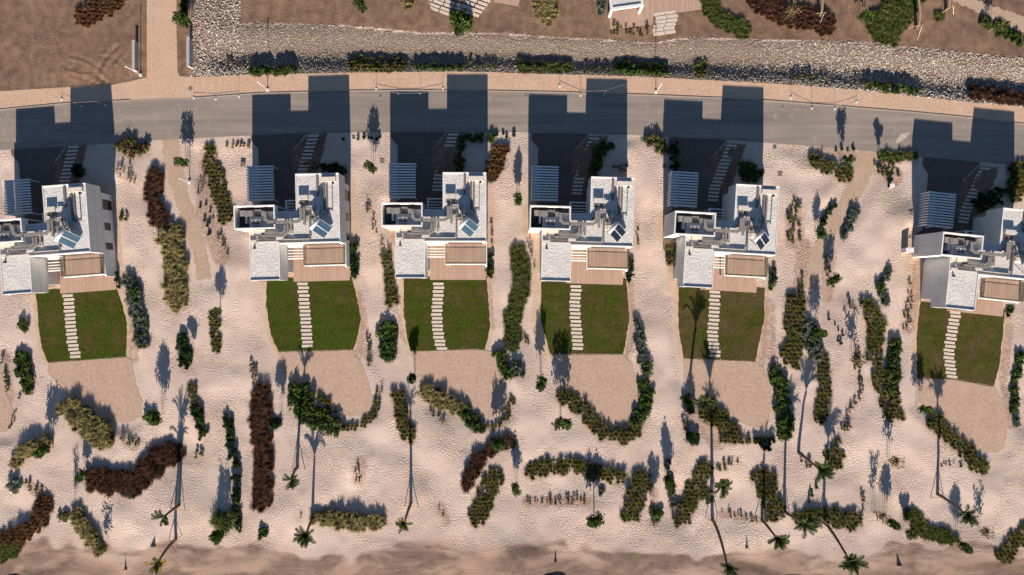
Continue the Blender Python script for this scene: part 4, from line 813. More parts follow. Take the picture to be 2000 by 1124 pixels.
BEDS = [
 # stone swale strip
 ('D',[(492,139),(572,137)],22,'low green hedge on the stones left of the first kerb lamp',.8), ('S',[(448,122),(500,126)],30,'reddish sparse plants at the left end of the stone bed',.9),
 ('C',[(692,126),(782,126)],36,'olive clump grass block on the stones above the second villa shadow',.85), ('D',[(812,131),(898,131)],18,'thin green hedge strip on the stones right of the olive block',.7), ('S',[(908,124),(962,126)],24,'scrubby plants on the stones above the third villa tower shadow',.8),
 ('N',[(1018,131),(1108,132)],26,'bright green grass block on the stones above the fourth villa',.85), ('S',[(1146,134),(1196,136)],16,'thin dry plants on the stones between two green blocks',.7), ('D',[(1208,132),(1294,136)],30,'dense green hedge on the stones at the second kerb lamp',.85),
 ('C',[(1368,128),(1370,146)],22,'single upright olive clump on the stones above the fifth villa',1.0), ('S',[(1548,150),(1610,153)],20,'scattered dull shrubs on the stones above the right barrier',.8), ('T',[(1664,160),(1690,165)],20,'dry tan plants at the left end of the right hedge on stones',.9), ('D',[(1698,166),(1790,178)],22,'green hedge strip on the stones right of centre, near the right barrier',.8), ('B',[(1905,180),(2010,196)],32,'dark maroon grass block at the right end of the stone bed',1.0),
 # plots beyond the stones
 ('K',[(172,38),(205,15),(240,-10)],46,'rust brown grass block on the bare plot at top left',1.0), ('A',[(1066,2),(1066,32)],44,'tan grass clump on the brown plot left of the white frame',1.0), ('A',[(795,0),(797,10)],26,'yellowish clump at the top edge left of the slab field',1.0),
 ('N',[(1375,-5),(1400,35),(1450,60)],34,'green grass strip right of the boardwalk at the top',.9), ('B',[(1478,0),(1520,28),(1570,38),(1608,48)],46,'broad dark maroon grass bed among staked trees at the top',.9), ('N',[(1765,-5),(1752,30),(1730,58)],72,'big bright green long grass mound at the top right',1.2), ('D',[(1918,46),(1960,66),(2005,88)],22,'dark green hedge at the far top right beside the pale path',.8), ('S',[(1200,58),(1262,62)],24,'row of upright plants at the lower edge of the boardwalk',.8), ('E',[(1176,2),(1175,28)],14,'grey green plant beside the white frame post',.9), ('F',[(360,-5),(362,30)],16,'dark upright planting beside the paved drive at the top',1.0),
 # along the road
 ('P',[(245,287),(275,292)],40,'pink flowering shrub mass at the road edge beside the leftmost villa',1.0), ('C',[(409,300),(425,360),(441,425)],36,'long olive grass strip between the first and second villas',1.0), ('S',[(452,285),(480,284)],22,'loose plants at the road edge left of the second villa drive',.8),
 ('D',[(955,268),(900,270)],18,'dark hedge by the road in the third villa shade',1.0), ('D',[(899,290),(897,332)],20,'dark hedge beside the shaded steps of the third villa',.9), ('K',[(978,298),(962,338)],38,'rust grass block at the shade edge of the third villa',1.0), ('D',[(1186,284),(1166,298),(1163,335)],24,'kidney shaped dark hedge in the fourth villa shade',1.0), ('S',[(1205,326),(1222,330)],20,'sparse shrub before the fourth villa tower',1.0),
 ('P',[(1268,274),(1300,292)],30,'flowering shrub strip by the road left of the fifth villa drive',1.0), ('F',[(1318,288),(1318,325)],22,'dark hedge strip in shade beside the fifth villa drive',1.0), ('D',[(1462,335),(1470,340)],44,'round dark bush in shade before the fifth villa tower',1.0),
 ('C',[(1590,316),(1625,330),(1650,342)],36,'olive grass fan by the road right of the fifth villa',1.0), ('S',[(1720,330),(1745,340)],36,'brown tangled bushes by the small dark box near the right path',1.0), ('N',[(1725,306),(1782,308)],22,'green planting at the road edge by the right path',1.0), ('C',[(1985,335),(1985,375)],44,'yellow green grass mound at the right picture edge',1.2), ('F',[(1915,398),(1945,385)],36,'dark bushes in the shade of the rightmost villa',1.0),
 ('F',[(152,328),(158,340)],24,'dark bush in shade before the leftmost villa',1.0), ('F',[(640,332),(662,330)],34,'dark round bush in shade before the second villa tower',1.0), ('S',[(606,322),(622,325)],20,'sparse plant by the shaded steps of the second villa',1.0),
 # between and below the villas
 ('B',[(305,345),(300,385),(312,428)],36,'maroon grass strip left of the paved path by the leftmost villa',1.0), ('A',[(336,456),(346,520),(346,585)],46,'long tan feathery grass bed right of the leftmost villa',1.05), ('E',[(254,550),(275,620),(282,668)],32,'silver green hedge curving beside the first lawn',1.0), ('S',[(236,415),(246,432)],16,'small scrub beside the leftmost villa wall',1.0), ('S',[(430,460),(444,492)],16,'dry sprigs below the olive strip left of the second villa',.8), ('C',[(421,622),(423,685)],20,'narrow olive strip on the sand between first and second lawns',.9),
 ('D',[(44,702),(58,752)],36,'green sprawling bush on the sand below the leftmost villa',1.0), ('F',[(357,662),(365,712)],26,'dark bush row on the sand right of the first patio',1.0), ('C',[(376,755),(383,795)],20,'short olive strip below the dark bush row',.8), ('F',[(389,806),(400,855)],22,'dark green strip on the sand below the short olive strip',1.0), ('F',[(444,815),(459,905)],22,'long dark green strip left of the tall maroon strip',1.0), ('B',[(509,768),(514,870),(516,978)],40,'tall straight maroon grass strip below the second lawn',1.1),
 ('A',[(145,800),(175,825),(208,852)],50,'oval tan grass mound at the edge of the first patio',1.15), ('A',[(40,902),(60,876),(93,862)],28,'curved tan grass strip at lower left',1.0), ('S',[(248,852),(268,862)],24,'few upright plants below the first patio',.8), ('B',[(190,935),(262,945),(292,918),(318,892),(338,890)],50,'big boomerang shaped maroon grass bed at lower left',1.05), ('K',[(0,1052),(45,1045),(78,1015),(88,982)],38,'rust brown hook shaped grass bed at the left edge',1.0), ('S',[(62,945),(84,960)],24,'scrub above the rust brown hook bed',.9), ('N',[(0,1084),(28,1072)],34,'green clump under the rust brown hook bed',1.0), ('A',[(156,1000),(175,1040),(196,1070)],28,'slanting tan grass strip at lower left',1.0),
 ('F',[(462,932),(467,1030)],17,'narrow dark shrub line left of the tall maroon strip foot',.9), ('A',[(622,1010),(680,1018),(742,1018)],32,'straight tan grass strip near the shore below the second villa',1.05), ('D',[(588,768),(602,805),(650,832)],48,'thick green hedge curling round the second patio',1.15), ('C',[(628,775),(655,800)],16,'brownish strip between green hedge and second patio',.9), ('C',[(672,836),(705,832),(732,806),(741,765)],17,'low hedge arc round the lower right of the second patio',.75), ('C',[(780,772),(786,815),(798,850)],34,'dark olive spindle bed left of the third patio',1.0), ('A',[(835,766),(862,780),(888,797)],34,'tan grass arc at the left of the third patio',1.05), ('D',[(908,805),(932,830)],32,'green hedge piece below the third patio',1.0), ('C',[(938,836),(965,834),(988,816),(1000,780)],15,'low hedge arc round the lower right of the third patio',.7), ('D',[(757,642),(759,690)],40,'green vine bush between the second and third lawns',1.0), ('S',[(718,660),(721,712)],14,'thin upright plants right of the second lawn',.9),
 ('C',[(757,495),(766,592)],26,'olive strip along the wall left of the third villa',1.0), ('F',[(690,482),(692,538)],22,'dark hedge against the second villa terrace wall',1.0), ('T',[(718,398),(735,455),(757,486)],14,'dry plants in a bent line right of the second villa',.9), ('F',[(957,500),(959,545)],16,'dark hedge against the third villa terrace wall',.9), ('S',[(958,425),(961,480)],8,'thin climbers on the right wall of the third villa',.7), ('N',[(1012,492),(1020,560),(1001,612),(1001,668)],36,'winding green grass bed left of the fourth villa',1.0), ('D',[(977,692),(992,732)],28,'green hedge at the upper right of the third patio',1.0), ('E',[(1008,715),(1014,730)],28,'pale grey bush right of the third patio',1.0), ('E',[(1247,632),(1252,700),(1263,728)],20,'silver green strip right of the fourth lawn',1.0), ('D',[(1256,746),(1262,782),(1246,820)],28,'green hedge at the right of the fourth patio',1.0), ('C',[(1100,772),(1140,800),(1168,840),(1215,852),(1242,838)],34,'curved olive bed round the bottom of the fourth patio',1.0),
 ('P',[(1315,490),(1319,515)],32,'red flowering bush against the left wall of the fifth villa',1.1), ('F',[(1228,508),(1228,545)],18,'dark hedge against the fourth villa terrace wall',.9), ('D',[(1342,775),(1346,805)],24,'green bush at the upper left of the fifth patio',1.0), ('C',[(1385,802),(1425,848)],44,'olive mound below the fifth patio',1.05), ('F',[(1509,525),(1506,562)],14,'dark hedge against the fifth villa terrace wall',.9), ('C',[(1552,592),(1545,698)],46,'tall olive spindle bed right of the fifth lawn',1.1), ('E',[(1580,642),(1592,690)],36,'silver green bushes beside the tall olive spindle bed',1.15), ('C',[(1602,700),(1611,755),(1600,815)],30,'dark olive crescent right of the fifth patio',1.0), ('D',[(1515,730),(1527,785),(1534,842)],36,'green hedge along the right side of the fifth patio',1.1), ('C',[(1690,600),(1711,640),(1708,698)],36,'olive crescent left of the rightmost lawn',1.05), ('D',[(1746,672),(1742,760)],32,'bright green hedge left of the rightmost patio',1.05), ('C',[(1718,738),(1745,808)],42,'shaggy olive mound beside the bright green hedge',1.1), ('S',[(1665,788),(1645,845),(1622,880)],18,'straggling plants below the dark olive crescent',1.0), ('C',[(1622,892),(1632,898)],40,'round olive clump at the foot of the straggling plants',1.0),
 ('F',[(1603,440),(1627,403)],14,'dark bush row along the right path',1.0), ('E',[(1649,456),(1670,414)],20,'silver green strip on the sand beside the right path',1.0), ('S',[(1552,408),(1550,462)],36,'brown scrub bed against the right wall of the fifth villa',1.0), ('S',[(1608,505),(1622,562)],18,'sparse plants at the foot of the right path',.8), ('S',[(1568,522),(1562,572)],18,'sparse plants right of the fifth villa terrace',.8), ('E',[(1738,528),(1718,558),(1729,596)],18,'bent silver green strip left of the rightmost villa',1.0), ('S',[(1782,555),(1768,640)],20,'young plants in brown earth beside the rightmost villa',.8), ('C',[(1822,822),(1852,850),(1890,888),(1912,912)],36,'olive hedge along the rightmost patio',1.0), ('D',[(1990,690),(1980,800)],18,'leafy strip at the right picture edge beside the last lawn',.9), ('C',[(1965,1082),(2003,1040)],42,'olive bed in the lower right corner',1.0), ('N',[(1782,1006),(1802,1036),(1855,1050)],30,'green grass strip at lower right',1.0), ('C',[(1562,1014),(1620,1006),(1668,1018)],40,'olive grass bed under the leaning palms at lower right',1.0), ('C',[(1490,935),(1502,970),(1514,1000)],46,'upright olive oval bed below the fifth patio',1.0), ('S',[(1684,962),(1680,1002)],14,'thin plants right of the olive bed under the palms',.9),
 ('C',[(1255,935),(1240,975),(1232,1000)],46,'dark olive wedge bed near the shore below the fourth villa',1.0), ('S',[(1272,985),(1276,1022)],16,'young plants beside the dark olive wedge',.8), ('C',[(1040,918),(1130,910),(1205,932)],36,'long olive grass band below the fourth patio',1.05), ('S',[(1030,982),(1145,976)],18,'row of young plants under the long olive band',.8), ('B',[(912,945),(930,902),(965,870),(1000,862)],28,'maroon grass arc below the third patio',1.0), ('C',[(965,932),(942,988),(932,1010)],42,'olive bed tucked inside the maroon arc',1.0), ('S',[(850,985),(870,1015)],12,'tiny plants in a short bent row near the shore',.7), ('S',[(698,905),(704,935)],22,'three young plants on bare sand below the second patio',.8), ('C',[(1375,915),(1350,968),(1330,1014)],38,'brown olive bed below the fifth villa left of the tall palm',1.0), ('E',[(1300,900),(1310,960),(1318,990)],16,'grey green shrub line left of the brown olive bed',.9), ('S',[(1405,912),(1440,902)],18,'sparse shrubs between the tall palm and the olive oval',.9), ('S',[(1412,1002),(1475,1016)],14,'young plants right of the tall palm foot',.7), ('S',[(6,700),(16,760)],12,'thin plants at the left edge beside the cropped patio',.9), ('F',[(230,535),(232,562)],12,'dark hedge against the leftmost villa terrace wall',.9), ('T',[(240,330),(262,352)],30,'dry sprigs on sand right of the leftmost villa',.7), ('T',[(402,330),(393,372)],26,'dry sprigs left of the long olive strip',.7), ('S',[(494,712),(500,745)],16,'sprigs above the tall maroon strip',.9), ('S',[(1022,655),(1030,668)],14,'small plants at the lower end of the winding green bed',.8), ('S',[(1242,420),(1246,482)],8,'thin climbers on the right wall of the fourth villa',.7), ('C',[(1425,852),(1465,862),(1500,860),(1526,850)],16,'low hedge arc under the bottom of the fifth patio',.75), ('F',[(1480,862),(1497,872)],20,'dark shrubs hanging below the fifth patio arc',.85), ('S',[(1648,582),(1664,600)],14,'sprigs above the olive crescent left of the rightmost lawn',.8), ('S',[(1672,690),(1680,775)],16,'upright plants left of the shaggy olive mound',.9), ('S',[(840,800),(868,822)],18,'dry plants below the tan grass arc',.8), ('T',[(1032,462),(1040,520)],14,'dry litter plants left of the fourth villa wing',.8), ('S',[(1335,815),(1350,870)],16,'thin plants in brown earth left of the olive mound',.8), ('S',[(575,770),(566,800)],14,'pale sprigs left of the thick green hedge',.9), ('S',[(1155,812),(1205,836)],16,'upright young plants inside the curved olive bed',.8), ('T',[(590,1000),(582,1015)],14,'dry clump left of the straight tan strip',.8), ('S',[(1838,908),(1910,905)],12,'sprigs below the rightmost olive hedge',.6), ('S',[(40,770),(22,835)],10,'thin plants along the cropped left patio',.7), ('F',[(1972,598),(1970,618)],16,'dark bush at the terrace corner of the rightmost villa',.9),
]
for q in BEDS: bed(q[0], q[1], q[2], q[3], sc=q[4], flowers=.55 if q[0] == 'P' else 0, mixk={'S':'ST','C':'CNT','N':'NC','B':'BBK','D':'DP','A':'AAC','K':'KB','E':'EED','F':'FFD'}.get(q[0]))
for q in BEDS:      # darker planting soil under and around each bed
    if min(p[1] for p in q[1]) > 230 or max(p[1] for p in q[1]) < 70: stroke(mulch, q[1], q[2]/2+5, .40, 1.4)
me = ground.data
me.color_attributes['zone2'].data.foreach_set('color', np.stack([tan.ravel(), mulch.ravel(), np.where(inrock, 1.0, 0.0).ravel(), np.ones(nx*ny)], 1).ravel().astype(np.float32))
for kd, px, py, rr, lb in [('D',900,46,24,'big round green bush alone on the brown plot at the top'),('D',48,632,13,'small green bush left of the first lawn'),('D',84,882,14,'green bush on the curved tan strip at lower left'),('N',310,898,12,'pale green tuft inside the boomerang maroon bed'),('E',260,962,14,'grey green bush under the boomerang maroon bed'),('E',35,945,15,'dull green bush above the rust hook bed'),('D',128,1008,11,'small round green bush near the slanting tan strip'),('N',440,1015,22,'spiky green clump left of the tall maroon strip foot'),('D',425,1050,11,'small green bush under the spiky clump'),('D',515,1040,13,'small green bush below the tall maroon strip'),('D',297,815,14,'dark green bush at the right corner of the first patio'),('S',388,888,14,'tiny sapling cluster on sand at left'),('D',1282,1006,12,'light green bush at the foot of the dark olive wedge'),('E',1985,822,12,'silver bush at the right picture edge'),('D',1604,455,9,'light green bush at the end of the dark row'),('N',1380,972,13,'bright green tuft at the tall palm'),('E',1176,960,11,'grey bush under the long olive band right end'),('D',540,828,12,'round green bush left of the second patio'),('D',1700,36,10,'leafy round plant by the green mound at the top right'),('N',1834,34,11,'small green tuft between staked trees at top right'),('S',1572,905,16,'brown bush under the leaning palm'),('F',1352,853,16,'dark leafy bush left of the olive mound')]:
    bush(kd, px, py, rr, lb)
# single small plants one can count
NTH = ['first', 'second', 'third', 'fourth', 'fifth', 'sixth', 'seventh', 'eighth']
for pts, rr, sc_, txt, grp in [
 ([(390,405),(401,399),(409,412),(398,430),(403,441),(411,435),(417,425),(409,456)], 4.5, .55, 'small dark plant from the top, right of the left paved path', 'small dark plants by the left path'),
 ([(1620,622),(1631,632),(1637,645),(1643,655),(1636,664),(1642,671)], 4.5, .55, 'plant from the top in the curved row right of the tall olive spindle', 'curved row of round plants'),
 ([(670,272),(703,272),(713,267),(722,271),(733,271),(743,267)], 5.5, .75, 'round plant from the left at the road right of the second villa drive', 'road edge plants right of second villa'),
 ([(962,268),(972,265),(982,264),(992,268),(1003,266)], 5.5, .75, 'round plant from the left at the road right of the third villa shade', 'road edge plants right of third villa'),
 ([(1580,955),(1582,966),(1580,978),(1592,950)], 4.5, .6, 'small plant from the top right of the upright olive oval', 'short plant column'),
 ([(1634,294),(1645,292),(1655,296),(1667,293)], 4.5, .6, 'small plant from the left at the road above the olive fan', 'road edge plants above the olive fan')]:
    pts = sorted(pts, key=lambda p: p[1] if 'top' in txt else p[0])
    for k_, q in enumerate(pts): bush('F', q[0], q[1], rr, NTH[k_] + ' ' + txt, sc=sc_)['group'] = grp

# ------------------------------------------------------------------ young trees
def crown_mesh(name, m, n, rx, h, leaf, z0):
    b = MB(); lob = [(random.uniform(-.5,.5)*rx, random.uniform(-.5,.5)*rx, z0+random.uniform(.12,.92)*h, random.uniform(.28,.5)*rx) for _ in range(11)]
    for i in range(n):
        lx, ly, lz, lr = random.choice(lob); d = Vector((random.gauss(0,1), random.gauss(0,1), random.gauss(0,1))).normalized(); p = Vector((lx,ly,lz)) + d*lr*random.uniform(.4,1.15)
        nrm = Vector((random.gauss(0,1), random.gauss(0,1), random.gauss(0,1)+.4)).normalized(); t = nrm.orthogonal().normalized(); t = Matrix.Rotation(random.uniform(0,6.28), 3, nrm) @ t; s = nrm.cross(t)
        L = leaf*random.uniform(.7,1.4)*1.6; W = leaf*random.uniform(.6,1.0); b.quad(p-t*L, p-s*W, p+t*L, p+s*W)
    return b.mesh(name, m), lob
SAP = []
for k_ in range(5):
    mt = ('sD','sD','sP','sF','sT')[k_]; c_, lob = crown_mesh('crown', M[mt], (760,760,640,760,260)[k_], 1.25, 1.75, .105, 1.2)
    t_ = MB().tube([(0,0,-.1),(random.uniform(-.05,.05),random.uniform(-.05,.05),.8),(random.uniform(-.08,.08),random.uniform(-.08,.08),1.6),(0,0,2.6)], [.045,.04,.03,.012], 6)
    for q in lob: t_.tube([(0,0,1.1+random.uniform(0,.6)),(q[0]*.55,q[1]*.55,q[2]-.25),(q[0],q[1],q[2])], [.018,.012,.005], 4, False)
    SAP.append((c_, t_.mesh('trunk', M['bark'])))
STK = MB().tube([(0,0,-.1),(.03,0,1.5)], .025, 5).mesh('stake', M['stake'])
def sapling(cx, cy, z, label, kind=0, s=1.0, stake=True):
    x = 1000+(cx-1000)*(1-z/H); y = 562+(cy-562)*(1-z/H); b = gp(x, y)
    r = empty('young_tree', b, random.uniform(0, 6.28)); k_ = z/2.15
    for nm, me_ in (('crown', SAP[kind][0]), ('trunk', SAP[kind][1])):
        o = link(nm, me_, r); o.scale = (s*1.0, s*1.0, k_)
    if stake:
        for a in (0, 3.1): o = link('stake', STK, r); o.location = (.32*math.cos(a), .32*math.sin(a), 0); o.scale = (1,1,min(1.1,k_))
    tag(r, label, 'tree', 'young trees in the gardens'); return r
for q in [
 (351,316,2.4,'young tree at the top of the left paved path',0,.95),(722,325,2.8,'young tree between the second and third villas by the road',0,.95),(1012,388,2.3,'young tree on the sand left of the fourth villa carport',0,.9),(1656,312,2.3,'young tree rising from the olive fan by the road',1,.8),(1726,302,1.6,'small tree at the road edge by the right path',1,.8),
 (421,612,2.0,'yellowish young tree on sand between first and second lawns',2,1.0),(366,690,1.7,'young tree over the dark bush row right of the first patio',3,.85),(299,816,3.2,'taller young tree at the right corner of the first patio',0,1.1),(84,880,2.7,'young tree on the curved tan strip at lower left',0,1.15),(160,928,1.9,'young tree left of the boomerang maroon bed',0,.95),(196,1072,2.0,'sparse young tree at the foot of the slanting tan strip',4,1.0),(425,1048,2.8,'young tree by the spiky clump at lower left',0,1.0),(128,1006,2.8,'thin tree left of the slanting tan strip',4,.6),(540,828,2.6,'young tree left of the second patio',3,1.0),(806,740,2.3,'young tree at the top left corner of the third patio',3,.85),(975,868,2.8,'young tree on the maroon arc below the third patio',0,1.1),(1058,748,3.2,'young tree on sand left of the fourth patio',0,1.1),(1098,828,4.0,'tall young tree at the left end of the curved olive bed',0,1.3),(1308,945,2.6,'young tree on the grey green line at lower centre',0,1.0),(1283,1004,2.7,'young tree at the foot of the dark olive wedge',2,.9),(1164,1015,2.8,'round leafy tree near the shore below the long olive band',0,1.25),(1008,958,2.4,'young tree left of the long olive band',0,.9),(1352,853,2.2,'dark young tree left of the olive mound',3,1.1),(1722,1010,2.6,'bare young tree in a round basin at lower right',4,.9),(1746,1024,2.5,'twin-stem young tree left of the green strip at lower right',0,.9),(1780,1045,1.9,'drooping young tree at the left end of the green strip',2,.9),(1752,902,2.8,'dry young tree on sand below the shaggy mound',4,1.1),(1928,1040,2.0,'dry young tree at lower right',4,1.0),(1884,1068,2.4,'young tree at the right end of the green strip',0,.9),(1676,700,2.2,'yellowish young tree left of the olive crescent',4,1.25),(1603,650,2.5,'young tree beside the silver green bushes',0,.85),(1604,455,2.0,'young tree at the end of the dark bush row',0,.8),(1632,545,2.2,'young tree at the foot of the right path',0,.9),(1808,800,2.4,'young tree at the left of the rightmost patio',0,.9),(352,38,2.6,'leafy young tree beside the paved drive at the top',0,1.15),(1955,48,2.5,'staked young tree beside the pale path at top right',2,1.0),(1692,30,2.2,'young tree left of the green mound at top right',0,1.0),(1548,22,3.0,'bare young tree in the maroon bed at the top',4,1.1),(703,8,2.8,'young tree with timber stakes at the top left of the slab field',0,1.0)]:
    sapling(*q[:6])

# ------------------------------------------------------------------ palms
def frond_mesh(m, L=2.5, droop=.9, n=30):
    b = MB(); pts = []
    for i in range(n+1):
        t = i/n; a = 1.32 - droop*1.3*t*t; pts.append((0 if i == 0 else pts[-1][0]+math.cos(a)*L/n, 0 if i == 0 else pts[-1][1]+math.sin(a)*L/n))
    b.tube([(p[0],0,p[1]) for p in pts[::4]+[pts[-1]]], [.035-.028*k_/7 for k_ in range(len(pts[::4])+1)], 4, False)
    for i in range(3, n):
        t = i/n; x, z = pts[i]; dx, dz = pts[i+1][0]-x, pts[i+1][1]-z; l = math.hypot(dx, dz); dx /= l; dz /= l
        ll = L*.30*math.sin(math.pi*(.12+.83*t))**.7*random.uniform(.85,1.1)
        for s in (-1, 1):
            tip = (x+dx*ll*.75, s*ll*.6, z+dz*ll*.75-ll*random.uniform(.15,.4)); wv = .045
            b.quad((x-dx*wv,0,z-dz*wv), (x+dx*wv,0,z+dz*wv), (x+dx*(ll*.42+wv), s*ll*.36, z+dz*ll*.42+.03), (x+dx*(ll*.42-wv), s*ll*.36, z+dz*ll*.42+.03))
            b.tri((x+dx*(ll*.42-wv), s*ll*.36, z+dz*ll*.42+.03), (x+dx*(ll*.42+wv), s*ll*.36, z+dz*ll*.42+.03), tip)
    return b.mesh('frond', m)
FR = [frond_mesh(M['palm'], 3.0, d) for d in (.45, .75, 1.15)]; FRY = [frond_mesh(M['palmY'], 2.7, d) for d in (.7, 1.15)]
BRACE = MB().tube([(0,0,-.1),(1,0,1)], .04, 5).mesh('brace', M['stake'])
def palm(bx, by, cx, cy, z, label, fs=1.0, yellow=False, braces=True, n=15, lean=None):
    b = gp(bx, by); top = P(cx, cy, z); r = empty('palm_tree', b); d = top-b
    # trunk rises straight and bows towards the crown
    pts = []; h = d.z
    for i in range(9):
        t = i/8; k_ = t**1.7; pts.append((d.x*k_, d.y*k_, h*(t - .0*t)-.1*(1-t)))
    MB().tube(pts, [.27-.10*min(1,i/7) for i in range(9)], 9).build('trunk', M['palmbark'], r, True)
    cr = link('crown_shaft', MB().tube([(0,0,-.25),(0,0,.25)], [.14,.08], 7).mesh('crown_shaft', M['palm']), r); cr.location = d
    la = math.atan2(d.y, d.x)
    for k_ in range(n+13):
        fr = link('frond', random.choice(FRY if (yellow and random.random() < .6) else FR), r); fr.location = d + Vector((0,0,.1)); s = fs*0.95*random.uniform(.7,1.1)
        fr.scale = (s,s,s); a = la + random.gauss(0, 1.0) if k_ % 3 else random.uniform(0, 6.28)
        fr.rotation_euler = (random.uniform(-.2,.2), random.uniform(-.15,.42), a)
    if braces:
        a0 = random.uniform(0, 6.28)
        for k_ in range(3):
            a = a0+k_*2.09; o = link('brace', BRACE, r); rad = random.uniform(1.2,1.7); hh = 1.7
            o.location = (math.cos(a)*rad, math.sin(a)*rad, 0); o.scale = (rad-.12, 1, hh); o.rotation_euler = (0,0,a+math.pi)
    tag(r, label, 'palm tree', 'palm trees near the shore'); return r
for q in [
 (582,912,571,936,6.3,'palm below the thick green hedge of the second patio',.62,False,True,13),(612,1012,599,1042,4.4,'palm at the left end of the straight tan strip',.82,False,False,15),(803,982,790,1020,6.4,'yellowing staked palm alone below the third patio',.62,True,True,12),(1346,778,1374,786,4.6,'palm at the upper left corner of the fifth patio',.85,False,False,15),(1392,1016,1420,1104,8.6,'tallest palm leaning to the shore at lower centre right',.72,False,True,14),(1390,962,1408,948,6.0,'palm beside the brown olive bed at lower centre right',.85,False,True,16),(1531,998,1566,1020,5.8,'palm leaning over the left end of the olive bed at lower right',.9,False,True,15),(1559,884,1598,915,4.6,'palm leaning right below the fifth patio hedge',.9,False,False,15),(1607,1018,1656,1090,6.6,'bowed palm leaning to the shore under the olive bed',1.0,False,True,17),(1832,966,1880,1000,6.2,'staked palm leaning right below the rightmost patio',.88,False,True,15),(343,1054,310,1096,6.4,'yellow palm leaning to the shore at lower left',.75,True,True,14),(351,986,322,1008,5.4,'dark palm with timber stakes under the boomerang bed',.72,False,True,14),(1488,1016,1514,1048,4.6,'palm at the foot of the upright olive oval',.8,False,True,14),
 (1600,34,1606,-8,4.0,'staked palm at the top in the maroon bed',.6,False,True,12),(1788,58,1792,-12,6.0,'staked palm right of the green mound at the top',.7,False,True,12),(1848,20,1850,-30,5.0,'staked palm at the top right edge',.7,False,True,12)]:
    palm(*q)

# ------------------------------------------------------------------ street furniture and small things
def lamp(bx, by, label, h=4.5):
    b = gp(bx, by); b.z = max(b.z, .03); r = empty('street_lamp', b)
    MB().box(-.22,-.22,-.1,.22,.22,.12).build('base', M['white'], r); MB().tube([(0,0,.1),(0,0,h)], [.06,.045], 8).build('pole', M['white'], r, True)
    MB().tube([(0,0,h-.5),(0,0,h-.02)], [.085,.085], 10).build('lamp_head', M['fin'], r, True); tag(r, label, 'street lamp', 'slim road lamps')
lamp(275,147,'slim lamp at the left side of the paved drive'); lamp(523,176,'slim lamp at the kerb above the second villa shadow'); lamp(1281,180,'slim lamp at the kerb between fourth and fifth villa shadows'); lamp(370,356,'slim lamp beside the left paved path',3.6)
def barrier(posts, label):
    c = G(*posts[0]); r = empty('post_barrier', (c[0], c[1], .03)); W = [Vector((G(*p)[0]-c[0], G(*p)[1]-c[1], 0)) for p in posts]
    for p in W:
        o = MB().box(p.x-.14,p.y-.14,-.1,p.x+.14,p.y+.14,.1).build('foot', M['white'], r); MB().tube([(p.x,p.y,.1),(p.x,p.y,2.3)], .022, 6).build('post', M['metal'], r)
    for a, b in zip(W, W[1:]):
        for z in (.35, 2.2): MB().tube([a+Vector((0,0,z)), b+Vector((0,0,z))], .018, 5).build('rail', M['metal'], r)
    tag(r, label, 'barrier', 'white post barriers at the kerb')
barrier([(379,192),(422,194),(467,189)],'white post barrier at the kerb right of the paved drive'); barrier([(735,175),(778,184),(821,184),(865,174)],'white post barrier at the kerb between second and third villa shadows'); barrier([(1093,169),(1134,187),(1180,185),(1222,171)],'white post barrier at the kerb beside the fourth villa shadow'); barrier([(1545,191),(1585,212),(1630,213),(1672,200)],'white post barrier at the kerb right of the fifth villa shadow'); barrier([(121,194),(160,208),(205,206)],'white post barrier at the kerb in the leftmost villa shadow')
def lowwall(px, y0, y1, label, wpx=2.2, h=1.1):
    x0, a = G(px-wpx, y1); x1, b = G(px+wpx, y0); r = empty('garden_wall', ((x0+x1)/2, (a+b)/2, 0))
    L = b-a; MB().box(-(x1-x0)/2, -L/2, -.2, (x1-x0)/2, L/2, h).build('wall', M['kerbwall'], r); MB().box(-(x1-x0)/2-.04, -L/2-.04, h, (x1-x0)/2+.04, L/2+.04, h+.06).build('coping', M['kerbwall'], r)
    tag(r, label, 'wall', 'gate walls of the paved drive')
lowwall(268,84,141,'low white gate wall left of the paved drive'); lowwall(374,78,134,'low white gate wall right of the paved drive', 2.5, 1.2)
def cover(px, py, s, label, m, rnd=False):
    p = gp(px, py); p.z = max(p.z, .012) if py > 250 else .018
    if rnd:
        r = empty('manhole_cover', p); MB().tube([(0,0,-.06),(0,0,.004)], s, 20).build('frame', M['kerb'], r); MB().tube([(0,0,-.05),(0,0,.012)], s*.74, 20).build('lid', m, r)
    else:
        r = empty('inspection_cover', p); MB().box(-s,-s,-.1,s,s,.03).build('frame', M['kerb'], r); MB().box(-s*.82,-s*.82,-.05,s*.82,s*.82,.042).build('lid', m, r)
    tag(r, label, 'cover', 'utility covers')
for q in [(372,173,.42,'round cover in the pavement right of the paved drive','iron',True),(743,188,.42,'round cover in the road between second and third shadows','iron',True),(1027,187,.42,'round cover in the road between third and fourth shadows','iron',True),(1528,209,.36,'round cover in the road right of the fifth shadow','iron',True),(474,322,.40,'square cover on sand left of the second carport','iron',False),(747,315,.40,'square cover on sand left of the third carport','iron',False),(1297,325,.40,'square cover on sand left of the fifth carport','iron',False),(1523,340,.42,'square cover on sand right of the fifth villa','iron',False),(1254,273,.30,'green lid by the road right of the fourth villa','greenlid',False),(1513,288,.30,'green lid by the road right of the fifth villa','greenlid',False),(691,269,.28,'green lid by the road right of the second villa','greenlid',False),(1776,418,.36,'small cover on sand beside the rightmost carport','iron',False),(1777,463,.26,'small cover on sand above the white cabinet','iron',False)]:
    cover(q[0], q[1], q[2], q[3], M[q[4]], q[5])
